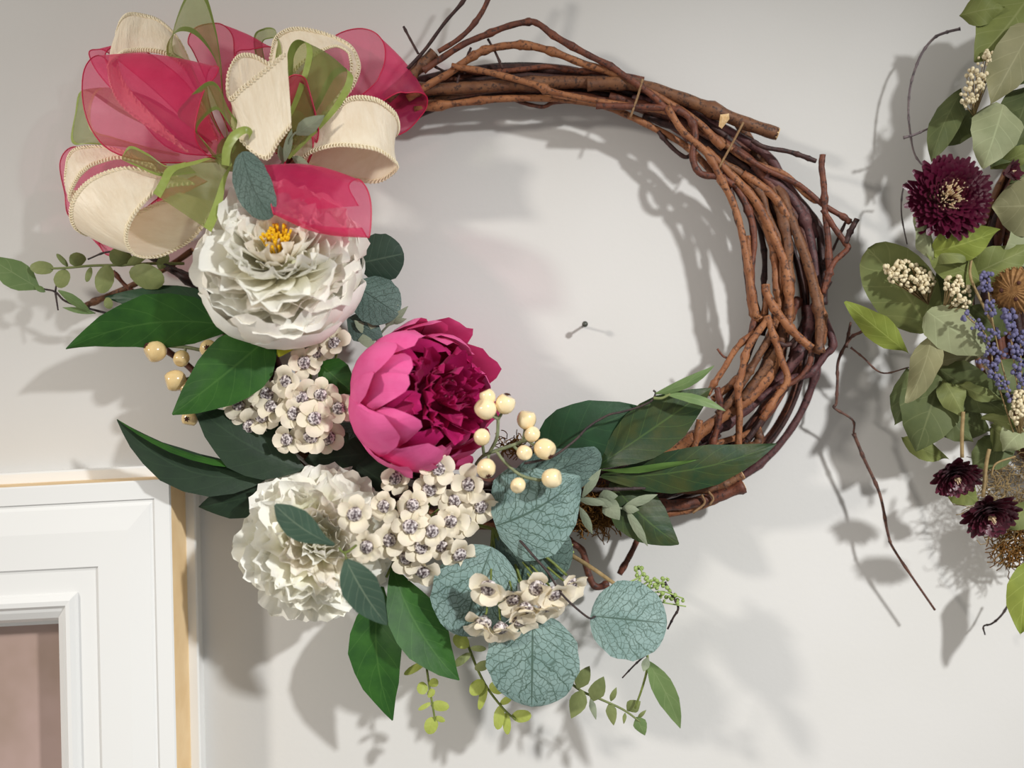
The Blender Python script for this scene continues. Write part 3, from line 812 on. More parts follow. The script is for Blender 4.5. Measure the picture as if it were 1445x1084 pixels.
def peony(name, label, c, axis, R, guards, blades, stam=None, seed=1, flat=1.0):
    rnd = random.Random(seed)
    root = thing(name, label, 'flower', P(*c)); q = axis_quat(axis); Rm = R * S(c[2])
    core_m = blades[-1][6] if blades else guards[-1][7]
    # inner heart that the petals grow from
    V, Fc = ico(Vector((0, 0, -.1 * Rm)), .42 * Rm, 2)
    o = link('heart', raw_mesh('heart', V, Fc, [(.1, .5)] * len(V), core_m), root); o.rotation_mode = 'QUATERNION'; o.rotation_quaternion = q
    for (n, rf, th1, W, ruf, jag, flare, mat, tipr) in guards:
        ms = [squash(guard_mesh('petal', Rm * rf, 172, th1 + rnd.uniform(-5, 5), W, ruf, jag, flare, mat, rnd, tipr=tipr), flat) for _ in range(3)]
        a0 = rnd.uniform(0, 6)
        for k in range(n):
            put(root, ms[k % 3], q, a0 + 2 * math.pi * (k + rnd.uniform(-.18, .18)) / n, rnd, .05, 4)
    for (n, th, rf, W, inc, (ruf, jag, cup), mat) in blades:
        ms = [squash(blade_mesh('petal', Rm * rf, th + rnd.uniform(-4, 4), W, inc + rnd.uniform(-8, 8), ruf, jag, mat, rnd, cup=cup), flat) for _ in range(4)]
        a0 = rnd.uniform(0, 6)
        for k in range(n):
            put(root, ms[rnd.randrange(4)], q, a0 + 2 * math.pi * (k + rnd.uniform(-.3, .3)) / n, rnd, .09, 7)
    if stam:
        n, rf, spread = stam
        V, Fc = [], []
        for k in range(n):
            th = math.radians(rnd.uniform(0, spread)); az = rnd.uniform(0, 6.3)
            d = Vector((math.sin(th) * math.cos(az), math.sin(th) * math.sin(az), math.cos(th)))
            p0 = d * (Rm * .3); p1 = d * (Rm * rf * rnd.uniform(.88, 1.04))
            v, f, _ = tube_data([p0, p0.lerp(p1, .85), p1], [Rm * .012, Rm * .014, Rm * .02], 4); addm(V, Fc, v, f)
        o = link('stamens', squash(raw_mesh('stamens', V, Fc, None, M['stamen']), flat), root); o['kind'] = 'stuff'
        o.rotation_mode = 'QUATERNION'; o.rotation_quaternion = q
    return root

WPm, CPm, BPm = M['white_petal'], M['cream_petal'], M['blush_petal']
peony('white_peony', 'white ruffled peony with yellow stamens just below the ribbon bow', (395, 377, 176), (.10, -.80, .50), 126,
      [(6, .97, 84, .80, .02, .03, .0, WPm, .3), (7, .95, 74, .70, .03, .04, -.02, WPm, .3), (7, .94, 66, .62, .04, .05, -.03, BPm, .3)],
      [(11, 90, .98, .34, 14, (.06, .05, .45), WPm), (12, 78, 1.0, .34, 12, (.06, .05, .45), WPm), (13, 68, 1.03, .31, 10, (.07, .06, .45), BPm), (13, 57, 1.05, .29, 9, (.07, .07, .5), WPm), (13, 46, 1.05, .26, 8, (.08, .08, .5), WPm), (12, 36, 1.01, .23, 6, (.08, .08, .5), WPm),
       (10, 27, .95, .18, 4, (.07, .09, .5), BPm), (8, 18, .86, .13, 2, (.05, .10, .5), CPm)], (46, .84, 14), 17, .74)
peony('white_peony', 'white peony with shaggy cream petals at the lower left of the arrangement', (447, 764, 142), (.26, -.92, .16), 110,
      [(9, .96, 92, .45, .04, .06, .04, WPm, .3)],
      [(17, 104, 1.0, .27, 0, (.075, .07, .5), CPm), (18, 90, 1.03, .28, 4, (.075, .07, .5), WPm), (18, 76, 1.03, .28, 6, (.075, .075, .5), CPm), (17, 62, 1.02, .26, 8, (.085, .075, .5), WPm), (18, 49, 1.0, .22, 8, (.085, .075, .5), CPm),
       (15, 37, .96, .18, 8, (.07, .10, .5), BPm), (11, 25, .9, .17, 6, (.06, .10, .5), WPm), (6, 11, .84, .15, 4, (.06, .10, .5), CPm)], None, 12, .85)
PKm, PDm = M['pink_petal'], M['pink_deep']
peony('pink_peony', 'hot pink peony with deep magenta ruffled heart beside the cream berries', (600, 562, 165), (.62, -.74, .10), 104,
      [(6, 1.04, 78, .50, .03, .03, .08, PKm, .42), (6, 1.02, 64, .56, .03, .03, .03, PKm, .40), (6, .97, 52, .56, .03, .04, .0, PKm, .38), (6, .90, 44, .50, .04, .05, -.02, PKm, .34), (7, .81, 38, .45, .05, .08, -.04, PDm, .3)],
      [(13, 48, .92, .18, 12, (.08, .12, .5), PDm), (12, 36, .90, .18, 10, (.08, .12, .5), PDm), (9, 23, .86, .16, 8, (.08, .12, .5), PDm), (5, 10, .80, .14, 4, (.08, .10, .5), PDm)], None, 13)

# ------------------------------------------------------------------ small cream blossoms
def bl_petal(rnd, L, W):
    V, U, Fc = [], [], []
    nu, nv = 6, 4; p1 = rnd.uniform(0, 6)
    lift = rnd.uniform(.22, .5)
    for i in range(nu + 1):
        u = i / nu
        for j in range(nv + 1):
            v = j / nv * 2 - 1
            w = W * (.28 + .72 * math.sin(math.pi * min(1, .08 + .62 * u)))
            uu = u * (1 - .20 * v * v)
            x = L * (.18 + .82 * uu); z = L * lift * math.sin(uu * 1.9) - L * .16 * uu ** 3 + abs(v) ** 2 * W * .42 * (1 - .5 * u) + .05 * L * math.sin(5 * v + p1) * u * u
            V.append((x, v * w, z)); U.append((u, j / nv))
    for i in range(nu):
        for j in range(nv):
            a = i * (nv + 1) + j; Fc.append((a, a + 1, a + nv + 2, a + nv + 1))
    return raw_mesh('petal', V, Fc, U, M['blossom'])
_r = random.Random(77)
BLP = [bl_petal(_r, 1.0, _r.uniform(.40, .50)) for _ in range(5)]
def bl_center():
    V, Fc, U = [], [], []
    nl, nm = 5, 9
    rnd = random.Random(3)
    for i in range(nl + 1):
        th = math.pi * .62 * i / nl
        for j in range(nm):
            a = 2 * math.pi * j / nm; r = .40 * (1 + rnd.uniform(-.12, .12))
            V.append((r * math.sin(th) * math.cos(a), r * math.sin(th) * math.sin(a), .26 + r * .62 * math.cos(th) * (1 + rnd.uniform(-.1, .1))))
    V.append((0, 0, -.18)); k = len(V) - 1
    for i in range(nl):
        for j in range(nm):
            a = i * nm + j; b = i * nm + (j + 1) % nm; Fc.append((a, a + nm, b + nm, b))
    for j in range(nm): Fc.append((nl * nm + j, k, nl * nm + (j + 1) % nm))
    return raw_mesh('blossom', V, Fc, None, M['glitter'])
BLC = bl_center()
def spray(label, items, root_pt, d0, seed, size=25, stemcol='stem_green', cup=0):
    rnd = random.Random(seed)
    root = thing('blossom_spray', label, 'flowers', P(*root_pt), 'sprays of small cream blossoms')
    org = P(*root_pt)
    for it in items:
        x, y = it[0], it[1]; dd = it[2] if len(it) > 2 else d0; fx, fz = (it[3], it[4]) if len(it) > 4 else (rnd.uniform(-.35, .35), rnd.uniform(-.25, .45))
        dd += rnd.uniform(-12, 12)
        p = P(x, y, dd); ax = Vector((fx, -1, fz)).normalized(); q = axis_quat(ax) @ Quaternion((0, 0, 1), rnd.uniform(0, 6))
        k = size * S(dd) * rnd.uniform(.92, 1.1)
        b = link('blossom', BLC, root); b.location = p - org; b.rotation_mode = 'QUATERNION'; b.rotation_quaternion = q; b.scale = (k, k, k)
        a0 = rnd.uniform(0, 6)
        for j in range(5):
            o = link('petal', BLP[rnd.randrange(5)], b)
            o.rotation_mode = 'QUATERNION'
            o.rotation_quaternion = Quaternion((0, 0, 1), a0 + 2 * math.pi * (j + rnd.uniform(-.1, .1)) / 5) @ Quaternion((0, 1, 0), math.radians(rnd.uniform(-18, 14) - cup))
            s = rnd.uniform(.9, 1.1); o.scale = (s, s, s)
        base = p - ax * (.18 * k)
        m = base.lerp(org, .45) + Vector((0, .012, 0))
        tube('stem', [base, base - ax * (.3 * k), m, org], 1.6 * S(dd), M[stemcol], root, 5, 9)
    return root
spray('cream blossoms with glittery grey centres between upper white peony and pink peony',
      [(474, 486, 150), (450, 500, 142), (428, 512, 146), (407, 537, 158), (426, 560, 164), (453, 556, 150), (480, 577, 160), (443, 592, 166), (414, 584, 152),
       (377, 556, 138), (386, 576, 142), (406, 620, 160), (440, 617, 154), (338, 573, 128), (354, 600, 130), (372, 590, 134), (428, 486, 136), (462, 618, 140)], (440, 590, 90), 150, 21, 25)
spray('largest cluster of cream blossoms, below the pink peony',
      [(556, 674, 196), (617, 662, 200), (606, 690, 204), (664, 682, 192), (545, 714, 206), (585, 713, 196), (500, 724, 246), (578, 745, 222), (609, 748, 206), (637, 734, 196),
       (519, 770, 244), (572, 786, 196), (596, 802, 190, .1, -.7), (641, 704, 190), (652, 733, 184, .5, -.3), (548, 762, 204), (646, 779, 184, .6, -.6), (676, 712, 180, .5, -.4), (592, 772, 190), (625, 770, 186)], (600, 735, 110), 195, 22, 26)
spray('drooping cluster of cream blossoms lying over the round blue-green leaves',
      [(691, 826, 205, -.1, -.35), (722, 838, 198, .1, -.8), (757, 824, 205, .1, -.45), (684, 872, 205, -.3, -1.1), (706, 880, 200, .1, -1.3), (730, 868, 198, .5, -.9), (768, 850, 196, .3, -1.1),
       (800, 822, 190, 1.0, -.5), (742, 852, 192, .0, -1.2), (778, 832, 190, .5, -.6)], (695, 745, 150), 198, 23, 30, cup=24)

# ------------------------------------------------------------------ berries
def berry(root, org, c, x, y, d, r, mat, attach, eye=None, rnd=None):
    k = r * S(d); p = P(x, y, d)
    nl, nm = 9, 12; V, Fc, U = [], [], []
    up = (p - attach); up = up.normalized() if up.length > 1e-6 else Vector((0, 0, 1))
    q = axis_quat(up)
    for i in range(nl + 1):
        th = math.pi * i / nl
        for j in range(nm):
            a = 2 * math.pi * j / nm
            rr = 1 + .05 * math.cos(2 * th)
            z = math.cos(th)
            if z > .8: z = .8 + (z - .8) * (-.25)      # dimpled blossom end
            V.append(p + q @ (Vector((math.sin(th) * math.cos(a) * rr, math.sin(th) * math.sin(a) * rr, z)) * k))
    for i in range(nl):
        for j in range(nm):
            a = i * nm + j; b = i * nm + (j + 1) % nm; Fc.append((a, a + nm, b + nm, b))
    o = mk('berry', V, Fc, mat, root)
    if eye:
        e = q @ Vector((0, 0, 1)) if eye is True else Vector(eye).normalized()
        v2, f2 = [], []
        for t in range(6):
            ang = t * math.pi / 3; s1 = e.orthogonal().normalized(); s2 = e.cross(s1)
            rim = s1 * math.cos(ang) + s2 * math.sin(ang)
            v, f, _ = tube_data([p + e * k * .93, p + e * k * .96 + rim * k * .18, p + e * k * .93 + rim * k * .34], [k * .12, k * .09, k * .03], 4); addm(v2, f2, v, f)
        mk('berry_eye', v2, f2, M['berry_eye'], o)
    tube('stem', [attach, attach.lerp(p, .5) + Vector((0, .002, -.001)), p - (p - attach).normalized() * k * .9], 2.3 * S(d), M['stem_grey'], root, 6, 6)
def build_berries():
    root = thing('berry_sprig', 'sprig of glossy cream berries at the right of the pink peony', 'berries', P(681, 650, 130), 'berry sprigs')
    J = {'a': P(681, 644, 190), 'b': P(700, 636, 205), 'c': P(735, 624, 205), 'd': P(712, 650, 200)}
    tube('main_stem', [P(672, 655, 120), P(681, 644, 180), P(700, 636, 205), P(735, 624, 205), P(752, 612, 205)], 2.6 * S(190), M['stem_grey'], root, 6, 14)
    tube('side_stem', [P(700, 636, 204), P(712, 652, 206), P(735, 671, 215), P(762, 678, 222)], 2.4 * S(190), M['stem_grey'], root, 6, 10)
    tube('side_stem', [P(690, 640, 200), P(701, 618, 222), P(703, 592, 232)], 2.4 * S(190), M['stem_grey'], root, 6, 10)
    for x, y, d, r, at, eye in ((688, 560, 236, 12, (703, 592, 232), None), (685, 577, 246, 16, (703, 592, 232), None), (713, 570, 236, 15, (703, 592, 232), (.2, -.2, .9)),
                                (743, 592, 210, 14.5, (738, 622, 205), None), (751, 613, 222, 11.5, (738, 624, 205), None), (769, 634, 222, 16, (745, 622, 205), (.6, -.6, -.8)),
                                (740, 639, 228, 11.5, (725, 630, 205), None), (680, 617, 228, 12.5, (683, 642, 190), None), (686, 661, 226, 14.5, (690, 640, 196), (.3, -.7, -.9)),
                                (779, 675, 230, 15, (760, 677, 221), None), (731, 685, 232, 11.5, (738, 672, 214), None)):
        berry(root, None, None, x, y, d, r, M['berry'], P(*at), eye)
    root = thing('berry_sprig', 'sprig of tan berries half hidden behind leaves at the left edge', 'berries', P(330, 500, 90), 'berry sprigs')
    tube('main_stem', [P(340, 500, 90), P(290, 495, 120), P(262, 490, 130), P(235, 488, 130)], 2.6 * S(120), M['stem_grey'], root, 6, 10)
    tube('side_stem', [P(310, 500, 110), P(290, 525, 126), P(275, 560, 130)], 2.4 * S(120), M['stem_grey'], root, 6, 10)
    for x, y, d, r, at, eye in ((219, 496, 140, 16, (235, 488, 130), (-.8, -.5, .6)), (256, 506, 146, 12, (262, 490, 130), None), (247, 537, 142, 16, (275, 530, 128), None),
                                (294, 492, 140, 13, (290, 505, 120), (.1, -1, .1)), (264, 548, 138, 12, (282, 540, 128), None), (268, 590, 138, 12.5, (275, 560, 130), (-.1, -1, -.1)), (327, 562, 120, 12, (300, 545, 118), None)):
        berry(root, None, None, x, y, d, r, M['berry_tan'], P(*at), eye)
build_berries()

# ------------------------------------------------------------------ green foliage in the arrangement
def sprig(name, label, cat, base, group=None): return thing(name, label, cat, P(*base), group)
G = 'glossy leaf sprigs'
r = sprig('leaf_sprig', 'pair of bright green pointed leaves left of the upper white peony', 'leaves', (345, 470, 90), G)
stem(r, [(400, 500, 80), (360, 470, 120), (332, 461, 136)], 2.4, M['stem_green'])
leaf(r, M['lf_green'], 'lance', (338, 463, 136), (93, 493, 150), 84, roll=-18, mid=22, side=(-4, -22), fold=.12, wave=2)
leaf(r, M['lf_mid'], 'lance', (336, 455, 118), (148, 420, 108), 58, roll=14, mid=10, side=(0, -10), fold=.12, wave=1.5)
leaf(r, M['lf_green'], 'ovate', (386, 470, 150), (243, 585, 176), 96, roll=12, mid=24, side=(6, -2), fold=.12, wave=1.5)
r = sprig('leaf_sprig', 'dark green leaves reaching left of the lower white peony', 'leaves', (420, 660, 90), G)
stem(r, [(450, 680, 80), (420, 662, 110), (380, 667, 122)], 2.6, M['stem_green'])
leaf(r, M['lf_dark'], 'lance', (430, 662, 130), (270, 566, 140), 84, roll=10, mid=14, side=(-6, 10), fold=.12)
leaf(r, M['lf_dark'], 'longlance', (392, 664, 124), (165, 592, 136), 62, roll=16, mid=24, side=(-8, 38), fold=.10, wave=2)
leaf(r, M['lf_green'], 'thin', (392, 658, 130), (166, 592, 138), 14, roll=50, mid=26, side=(-6, 20), fold=.1)
leaf(r, M['lf_dark'], 'ovate', (382, 692, 112), (281, 716, 118), 58, roll=-8, mid=10, side=(0, 2), fold=.12, wave=2)
r = sprig('leaf_sprig', 'two bright green leaves hanging below the lower white peony', 'leaves', (550, 800, 90), G)
stem(r, [(575, 760, 80), (555, 795, 120), (545, 815, 126)], 2.6, M['stem_green'])
leaf(r, M['lf_green'], 'longlance', (540, 828, 120), (554, 1017, 140), 76, roll=14, mid=16, side=(-16, -4), fold=-.22, wave=1.5)
leaf(r, M['lf_green'], 'longlance', (554, 800, 140), (648, 960, 162), 76, roll=-10, mid=18, side=(-10, 8), fold=-.2, wave=1.5)
r = sprig('leaf_sprig', 'four dark glossy leaves fanning out to the lower right of the ring', 'leaves', (842, 662, 100), G)
stem(r, [(770, 690, 90), (810, 672, 120), (850, 660, 136)], 2.6, M['stem_green'])
leaf(r, M['lf_mid'], 'ovate', (752, 648, 132), (905, 575, 146), 92, roll=8, mid=18, side=(-2, -2), fold=.1, wave=2)
leaf(r, M['lf_olive'], 'longlance', (840, 660, 140), (1003, 548, 162), 78, roll=-10, mid=20, side=(4, -2), fold=-.2, wave=1.5)
leaf(r, M['lf_olive'], 'longlance', (848, 672, 142), (1096, 626, 168), 64, roll=8, mid=20, side=(4, 14), fold=.14, wave=2.5)
leaf(r, M['lf_edge'], 'thin', (848, 664, 150), (990, 646, 172), 11, roll=30, mid=14, side=(0, 6), fold=.1, wave=1.5, name='leaf_underside')
leaf(r, M['lf_olive'], 'ovate', (862, 680, 130), (958, 768, 140), 74, roll=-6, mid=14, side=(-2, 6), fold=.12)
r = sprig('leaf_sprig', 'small dark leaves tucked between the cream blossoms and pink peony', 'leaves', (470, 560, 90), G)
stem(r, [(470, 640, 70), (470, 580, 100), (468, 545, 110)], 2.2, M['stem_green'])
leaf(r, M['lf_green'], 'ovate', (450, 512, 128), (500, 556, 140), 50, roll=10, mid=8)
leaf(r, M['lf_dark'], 'ovate', (520, 640, 96), (430, 650, 108), 70, roll=0, mid=8)
leaf(r, M['lf_dark'], 'ovate', (450, 600, 84), (330, 600, 90), 80, roll=0, mid=8)
leaf(r, M['lf_dark'], 'ovate', (480, 640, 92), (555, 690, 100), 80, roll=0, mid=8)
leaf(r, M['euc_dk'], 'round', (505, 600, 90), (470, 660, 98), 70, roll=0, mid=8)
r = sprig('flower_sepal', 'yellow-green sepal poking out below the upper white peony', 'leaf', (405, 466, 130))
leaf(r, M['yellow_leaf'], 'ovate', (406, 460, 140), (393, 504, 158), 40, roll=12, mid=10, fold=.25)

E = 'silver dollar eucalyptus'
r = sprig('eucalyptus_sprig', 'round veined blue-green leaves under the cream berries', 'leaves', (700, 745, 110), E)
stem(r, [(640, 735, 90), (690, 745, 130), (740, 765, 150), (775, 790, 158), (800, 812, 160)], 2.8, M['stem_green'])
leaf(r, M['euc'], 'heart', (699, 742, 176), (818, 672, 186), 138, roll=6, mid=12, side=(4, 8), fold=.06, wave=2, nu=16, nv=10)
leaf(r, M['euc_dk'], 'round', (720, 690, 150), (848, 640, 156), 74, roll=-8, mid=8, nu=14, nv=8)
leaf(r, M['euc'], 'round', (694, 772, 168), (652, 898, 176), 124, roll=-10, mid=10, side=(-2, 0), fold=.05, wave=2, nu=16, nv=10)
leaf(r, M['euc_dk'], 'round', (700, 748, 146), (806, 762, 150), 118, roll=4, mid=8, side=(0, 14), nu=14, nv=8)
r = sprig('eucalyptus_leaf', 'lowest and largest round veined blue-green leaf, below the drooping blossoms', 'leaf', (752, 868, 120), E)
stem(r, [(715, 760, 130), (735, 820, 160), (752, 870, 180)], 2.4, M['stem_green'])
leaf(r, M['euc'], 'round', (752, 866, 182), (750, 998, 196), 134, roll=8, mid=14, fold=.05, wave=1.5, nu=16, nv=10)
r = sprig('eucalyptus_leaf', 'round veined blue-green leaf on a dark wire at far lower right', 'leaf', (733, 762, 120), E)
stem(r, [(725, 752, 150), (733, 762, 180), (754, 786, 205), (774, 809, 215), (795, 841, 215), (829, 871, 200), (840, 870, 192)], 2.0, M['twig'])
leaf(r, M['euc'], 'round', (833, 869, 186), (941, 880, 196), 112, roll=-6, mid=12, fold=.05, wave=1.5, nu=16, nv=10)
r = sprig('eucalyptus_leaf', 'dark blue-green oval leaf standing in the middle of the bow', 'leaf', (345, 218, 150), E)
stem(r, [(350, 250, 140), (345, 222, 180)], 2.0, M['stem_green'])
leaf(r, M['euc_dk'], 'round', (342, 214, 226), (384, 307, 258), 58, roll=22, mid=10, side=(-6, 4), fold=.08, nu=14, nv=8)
r = sprig('eucalyptus_sprig', 'two dull dark round leaves right of the upper white peony', 'leaves', (505, 400, 90), E)
stem(r, [(470, 420, 90), (500, 400, 110), (515, 370, 118)], 2.2, M['stem_green'])
leaf(r, M['euc_dull'], 'round', (504, 372, 116), (570, 358, 124), 70, roll=6, mid=8, nu=14, nv=8)
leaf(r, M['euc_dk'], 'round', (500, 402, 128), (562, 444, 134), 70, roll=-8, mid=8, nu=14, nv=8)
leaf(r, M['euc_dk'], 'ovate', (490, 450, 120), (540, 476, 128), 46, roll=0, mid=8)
r = sprig('eucalyptus_sprig', 'two small oval grey-green leaves lying on the lower white peony', 'leaves', (486, 780, 150), E)
stem(r, [(520, 752, 150), (500, 772, 270), (486, 780, 296), (478, 773, 300)], 2.0, M['stem_green'])
stem(r, [(486, 778, 296), (489, 790, 298)], 1.6, M['stem_green'])
leaf(r, M['euc_small'], 'spoon', (472, 769, 299), (388, 712, 304), 44, roll=-14, mid=10, side=(-2, 6), fold=.12)
leaf(r, M['euc_small'], 'ovate', (488, 789, 297), (546, 882, 292), 54, roll=12, mid=12, side=(-2, 4), fold=-.12)

g2 = 'small-leaved sprigs'
r = sprig('sage_sprig', 'felty grey-green leaves at the heart of the bow', 'leaves', cc_px := (405, 232, 180), g2)
stem(r, [(398, 232, 180), (406, 205, 210), (414, 190, 216), (425, 183, 216)], 1.8, M['sage'])
leaf(r, M['sage'], 'ovate', (418, 190, 216), (458, 163, 222), 24, roll=14, mid=4)
leaf(r, M['sage'], 'thin', (402, 228, 204), (412, 182, 212), 13, roll=30, mid=4)
leaf(r, M['sage'], 'thin', (400, 230, 200), (394, 205, 204), 12, roll=-20, mid=4)
leaf(r, M['sage'], 'ovate', (412, 222, 204), (438, 236, 212), 14, roll=20, mid=4)
r = sprig('sage_sprig', 'felty silver-green leaves over brown moss at the lower right of the ring', 'leaves', (815, 700, 110), g2)
stem(r, [(800, 695, 120), (845, 708, 140), (880, 718, 150), (905, 710, 152)], 2.0, M['sage'])
for b, t, w_ in (((822, 702), (848, 662), 14), ((845, 702, 0), (872, 700, 0), 20), ((852, 706), (874, 734), 28), ((880, 716), (928, 698), 14), ((884, 720), (914, 771), 14),
                 ((818, 716), (836, 754), 13), ((878, 718), (902, 720), 13), ((815, 705), (858, 712), 12), ((838, 704), (868, 716), 12)):
    leaf(r, M['sage'], 'thin' if w_ < 18 else 'ovate', (b[0], b[1], 152), (t[0], t[1], 160), w_, roll=20, mid=6, nu=8, nv=4)
r = sprig('sage_sprig', 'pale felty leaf tips peeping out above the pink peony', 'leaves', (540, 460, 110), g2)
stem(r, [(530, 480, 110), (545, 462, 124), (565, 446, 130)], 1.8, M['sage'])
for b, t, w_ in (((548, 460), (576, 432), 12), ((545, 462), (562, 430), 14), ((535, 470), (515, 440), 14), ((530, 478), (505, 480), 24), ((552, 456), (574, 450), 9), ((520, 470), (500, 452), 14)):
    leaf(r, M['sage'], 'ovate', (b[0], b[1], 126), (t[0], t[1], 132), w_, roll=10, mid=4, nu=8, nv=4)

r = sprig('olive_leaf_sprig', 'sprig of small olive oval leaves pointing left below the bow', 'leaves', (250, 380, 90), g2)
stem(r, [(260, 372, 80), (215, 372, 104), (170, 374, 112), (130, 375, 116), (95, 378, 118), (72, 379, 118)], 2.2, M['olive_small'])
for b, t, w_ in (((76, 379), (42, 376), 20), ((92, 380), (82, 406), 22), ((112, 376), (108, 356), 24), ((128, 377), (122, 398), 9), ((96, 376), (80, 358), 8), ((152, 374), (142, 414), 26),
                 ((165, 376), (178, 352), 34), ((180, 374), (210, 356), 14), ((182, 384), (232, 398), 36), ((225, 380), (236, 358), 16), ((150, 420), (155, 436), 13)):
    leaf(r, M['olive_small'], 'round', (b[0], b[1], 116), (t[0], t[1], 122), w_, roll=15, mid=4, nu=8, nv=4)
r = sprig('willow_leaf_sprig', 'long olive leaf cut by the left picture edge on a dark twig', 'leaves', (140, 440, 80), g2)
stem(r, [(150, 442, 80), (120, 434, 96), (92, 425, 104), (78, 412, 108), (62, 408, 110)], 1.8, M['twig'])
stem(r, [(78, 412, 108), (82, 438, 106)], 1.6, M['twig'])
stem(r, [(78, 412, 108), (80, 398, 110)], 1.6, M['twig'])
leaf(r, M['willow'], 'lance', (56, 408, 112), (-22, 360, 124), 42, roll=10, mid=6)
leaf(r, M['willow'], 'thin', (82, 410, 112), (128, 440, 100), 15, roll=30, mid=6)
leaf(r, M['willow'], 'thin', (64, 412, 112), (48, 402, 114), 10, roll=30, mid=3)
leaf(r, M['willow'], 'thin', (135, 442, 92), (88, 434, 100), 9, roll=20, mid=3)
r = sprig('willow_leaf_sprig', 'thin dark twig with two narrow pale leaves crossing the lower right ring', 'leaves', (748, 652, 120), g2)
stem(r, [(740, 654, 215), (762, 650, 218), (781, 644, 218), (811, 622, 205), (831, 602, 200), (858, 586, 196), (875, 582, 196), (900, 575, 196), (919, 566, 196), (925, 555, 196), (922, 551, 197)], 2.0, M['twig'], n=40)
leaf(r, M['willow'], 'thin', (924, 556, 197), (1008, 516, 206), 16, roll=20, mid=6, side=(4, 4))
leaf(r, M['willow'], 'thin', (938, 556, 197), (1024, 580, 206), 15, roll=-24, mid=6, side=(4, -4))
stem(r, [(922, 562, 197), (934, 562, 198), (946, 556, 198)], 2.4, M['olive_small'])
r = sprig('willow_leaf_sprig', 'drooping pointed grey-green leaf beneath the far right round leaf', 'leaf', (915, 930, 120), g2)
stem(r, [(910, 900, 150), (914, 935, 172), (908, 965, 172), (896, 1000, 172)], 2.0, M['stem_green'])
leaf(r, M['willow'], 'thin', (914, 934, 178), (960, 1028, 190), 32, roll=12, mid=8, side=(2, -4), fold=-.1)
leaf(r, M['sage'], 'thin', (914, 928, 178), (908, 948, 184), 12, roll=0)
r = sprig('olive_leaf_sprig', 'sprig of dark olive oval leaves hanging at the bottom right', 'leaves', (800, 960, 120), g2)
stem(r, [(795, 955, 120), (820, 975, 150), (850, 988, 158), (880, 1002, 160), (905, 1020, 162)], 2.0, M['olive_small'])
for b, t, w_, m_ in (((822, 974), (806, 1014), 26, 'olive_small'), ((815, 972), (832, 940), 22, 'olive_small'), ((836, 990), (852, 955), 24, 'olive_small'), ((833, 986), (841, 1016), 10, 'sage'), ((860, 992), (866, 1024), 16, 'olive_small'),
                     ((862, 990), (870, 970), 9, 'olive_small'), ((885, 1003), (904, 990), 20, 'olive_small'), ((898, 1012), (910, 1038), 20, 'willow'), ((882, 1006), (880, 1022), 6, 'olive_small'), ((900, 1014), (912, 1002), 6, 'olive_small')):
    leaf(r, M[m_], 'ovate', (b[0], b[1], 158), (t[0], t[1], 164), w_, roll=15, mid=4, nu=8, nv=4)
r = sprig('lime_leaf_sprig', 'left of two lime sprigs of tiny round leaves hanging at the bottom', 'leaves', (598, 900, 100), g2)
stem(r, [(592, 890, 100), (600, 930, 130), (606, 970, 140), (612, 1005, 144), (614, 1020, 144)], 1.9, M['stem_green'])
for b, t, w_ in (((604, 970), (588, 972), 18), ((606, 968), (618, 960), 13), ((604, 975), (612, 982), 14), ((608, 995), (634, 998), 15), ((608, 992), (590, 1002), 7), ((612, 1012), (604, 1036), 20), ((614, 1012), (628, 1018), 8), ((601, 934), (570, 952), 11), ((600, 932), (626, 946), 11), ((592, 912), (572, 915), 11)):
    leaf(r, M['lime_small'], 'round', (b[0], b[1], 142), (t[0], t[1], 148), w_, roll=10, mid=3, nu=8, nv=4)
r = sprig('lime_leaf_sprig', 'right of two lime sprigs of tiny round leaves hanging at the bottom', 'leaves', (655, 895, 100), g2)
stem(r, [(652, 880, 100), (664, 920, 130), (684, 965, 140), (710, 1000, 146), (728, 1016, 148)], 2.1, M['stem_green'])
for b, t, w_, m_ in (((662, 912), (640, 898), 20, 'lime_small'), ((664, 915), (686, 916), 9, 'olive_small'), ((664, 922), (640, 940), 12, 'olive_small'), ((670, 945), (692, 935), 14, 'olive_small'), ((682, 960), (664, 980), 20, 'lime_small'), ((686, 966), (676, 1002), 11, 'lime_small'), ((690, 968), (712, 974), 18, 'lime_small'),
                     ((706, 994), (722, 984), 10, 'lime_small'), ((706, 996), (702, 1030), 16, 'lime_small'), ((714, 1006), (716, 1037), 12, 'lime_small'), ((722, 1012), (750, 1010), 18, 'lime_small')):
    leaf(r, M[m_], 'round', (b[0], b[1], 142), (t[0], t[1], 150), w_, roll=10, mid=3, nu=8, nv=4)

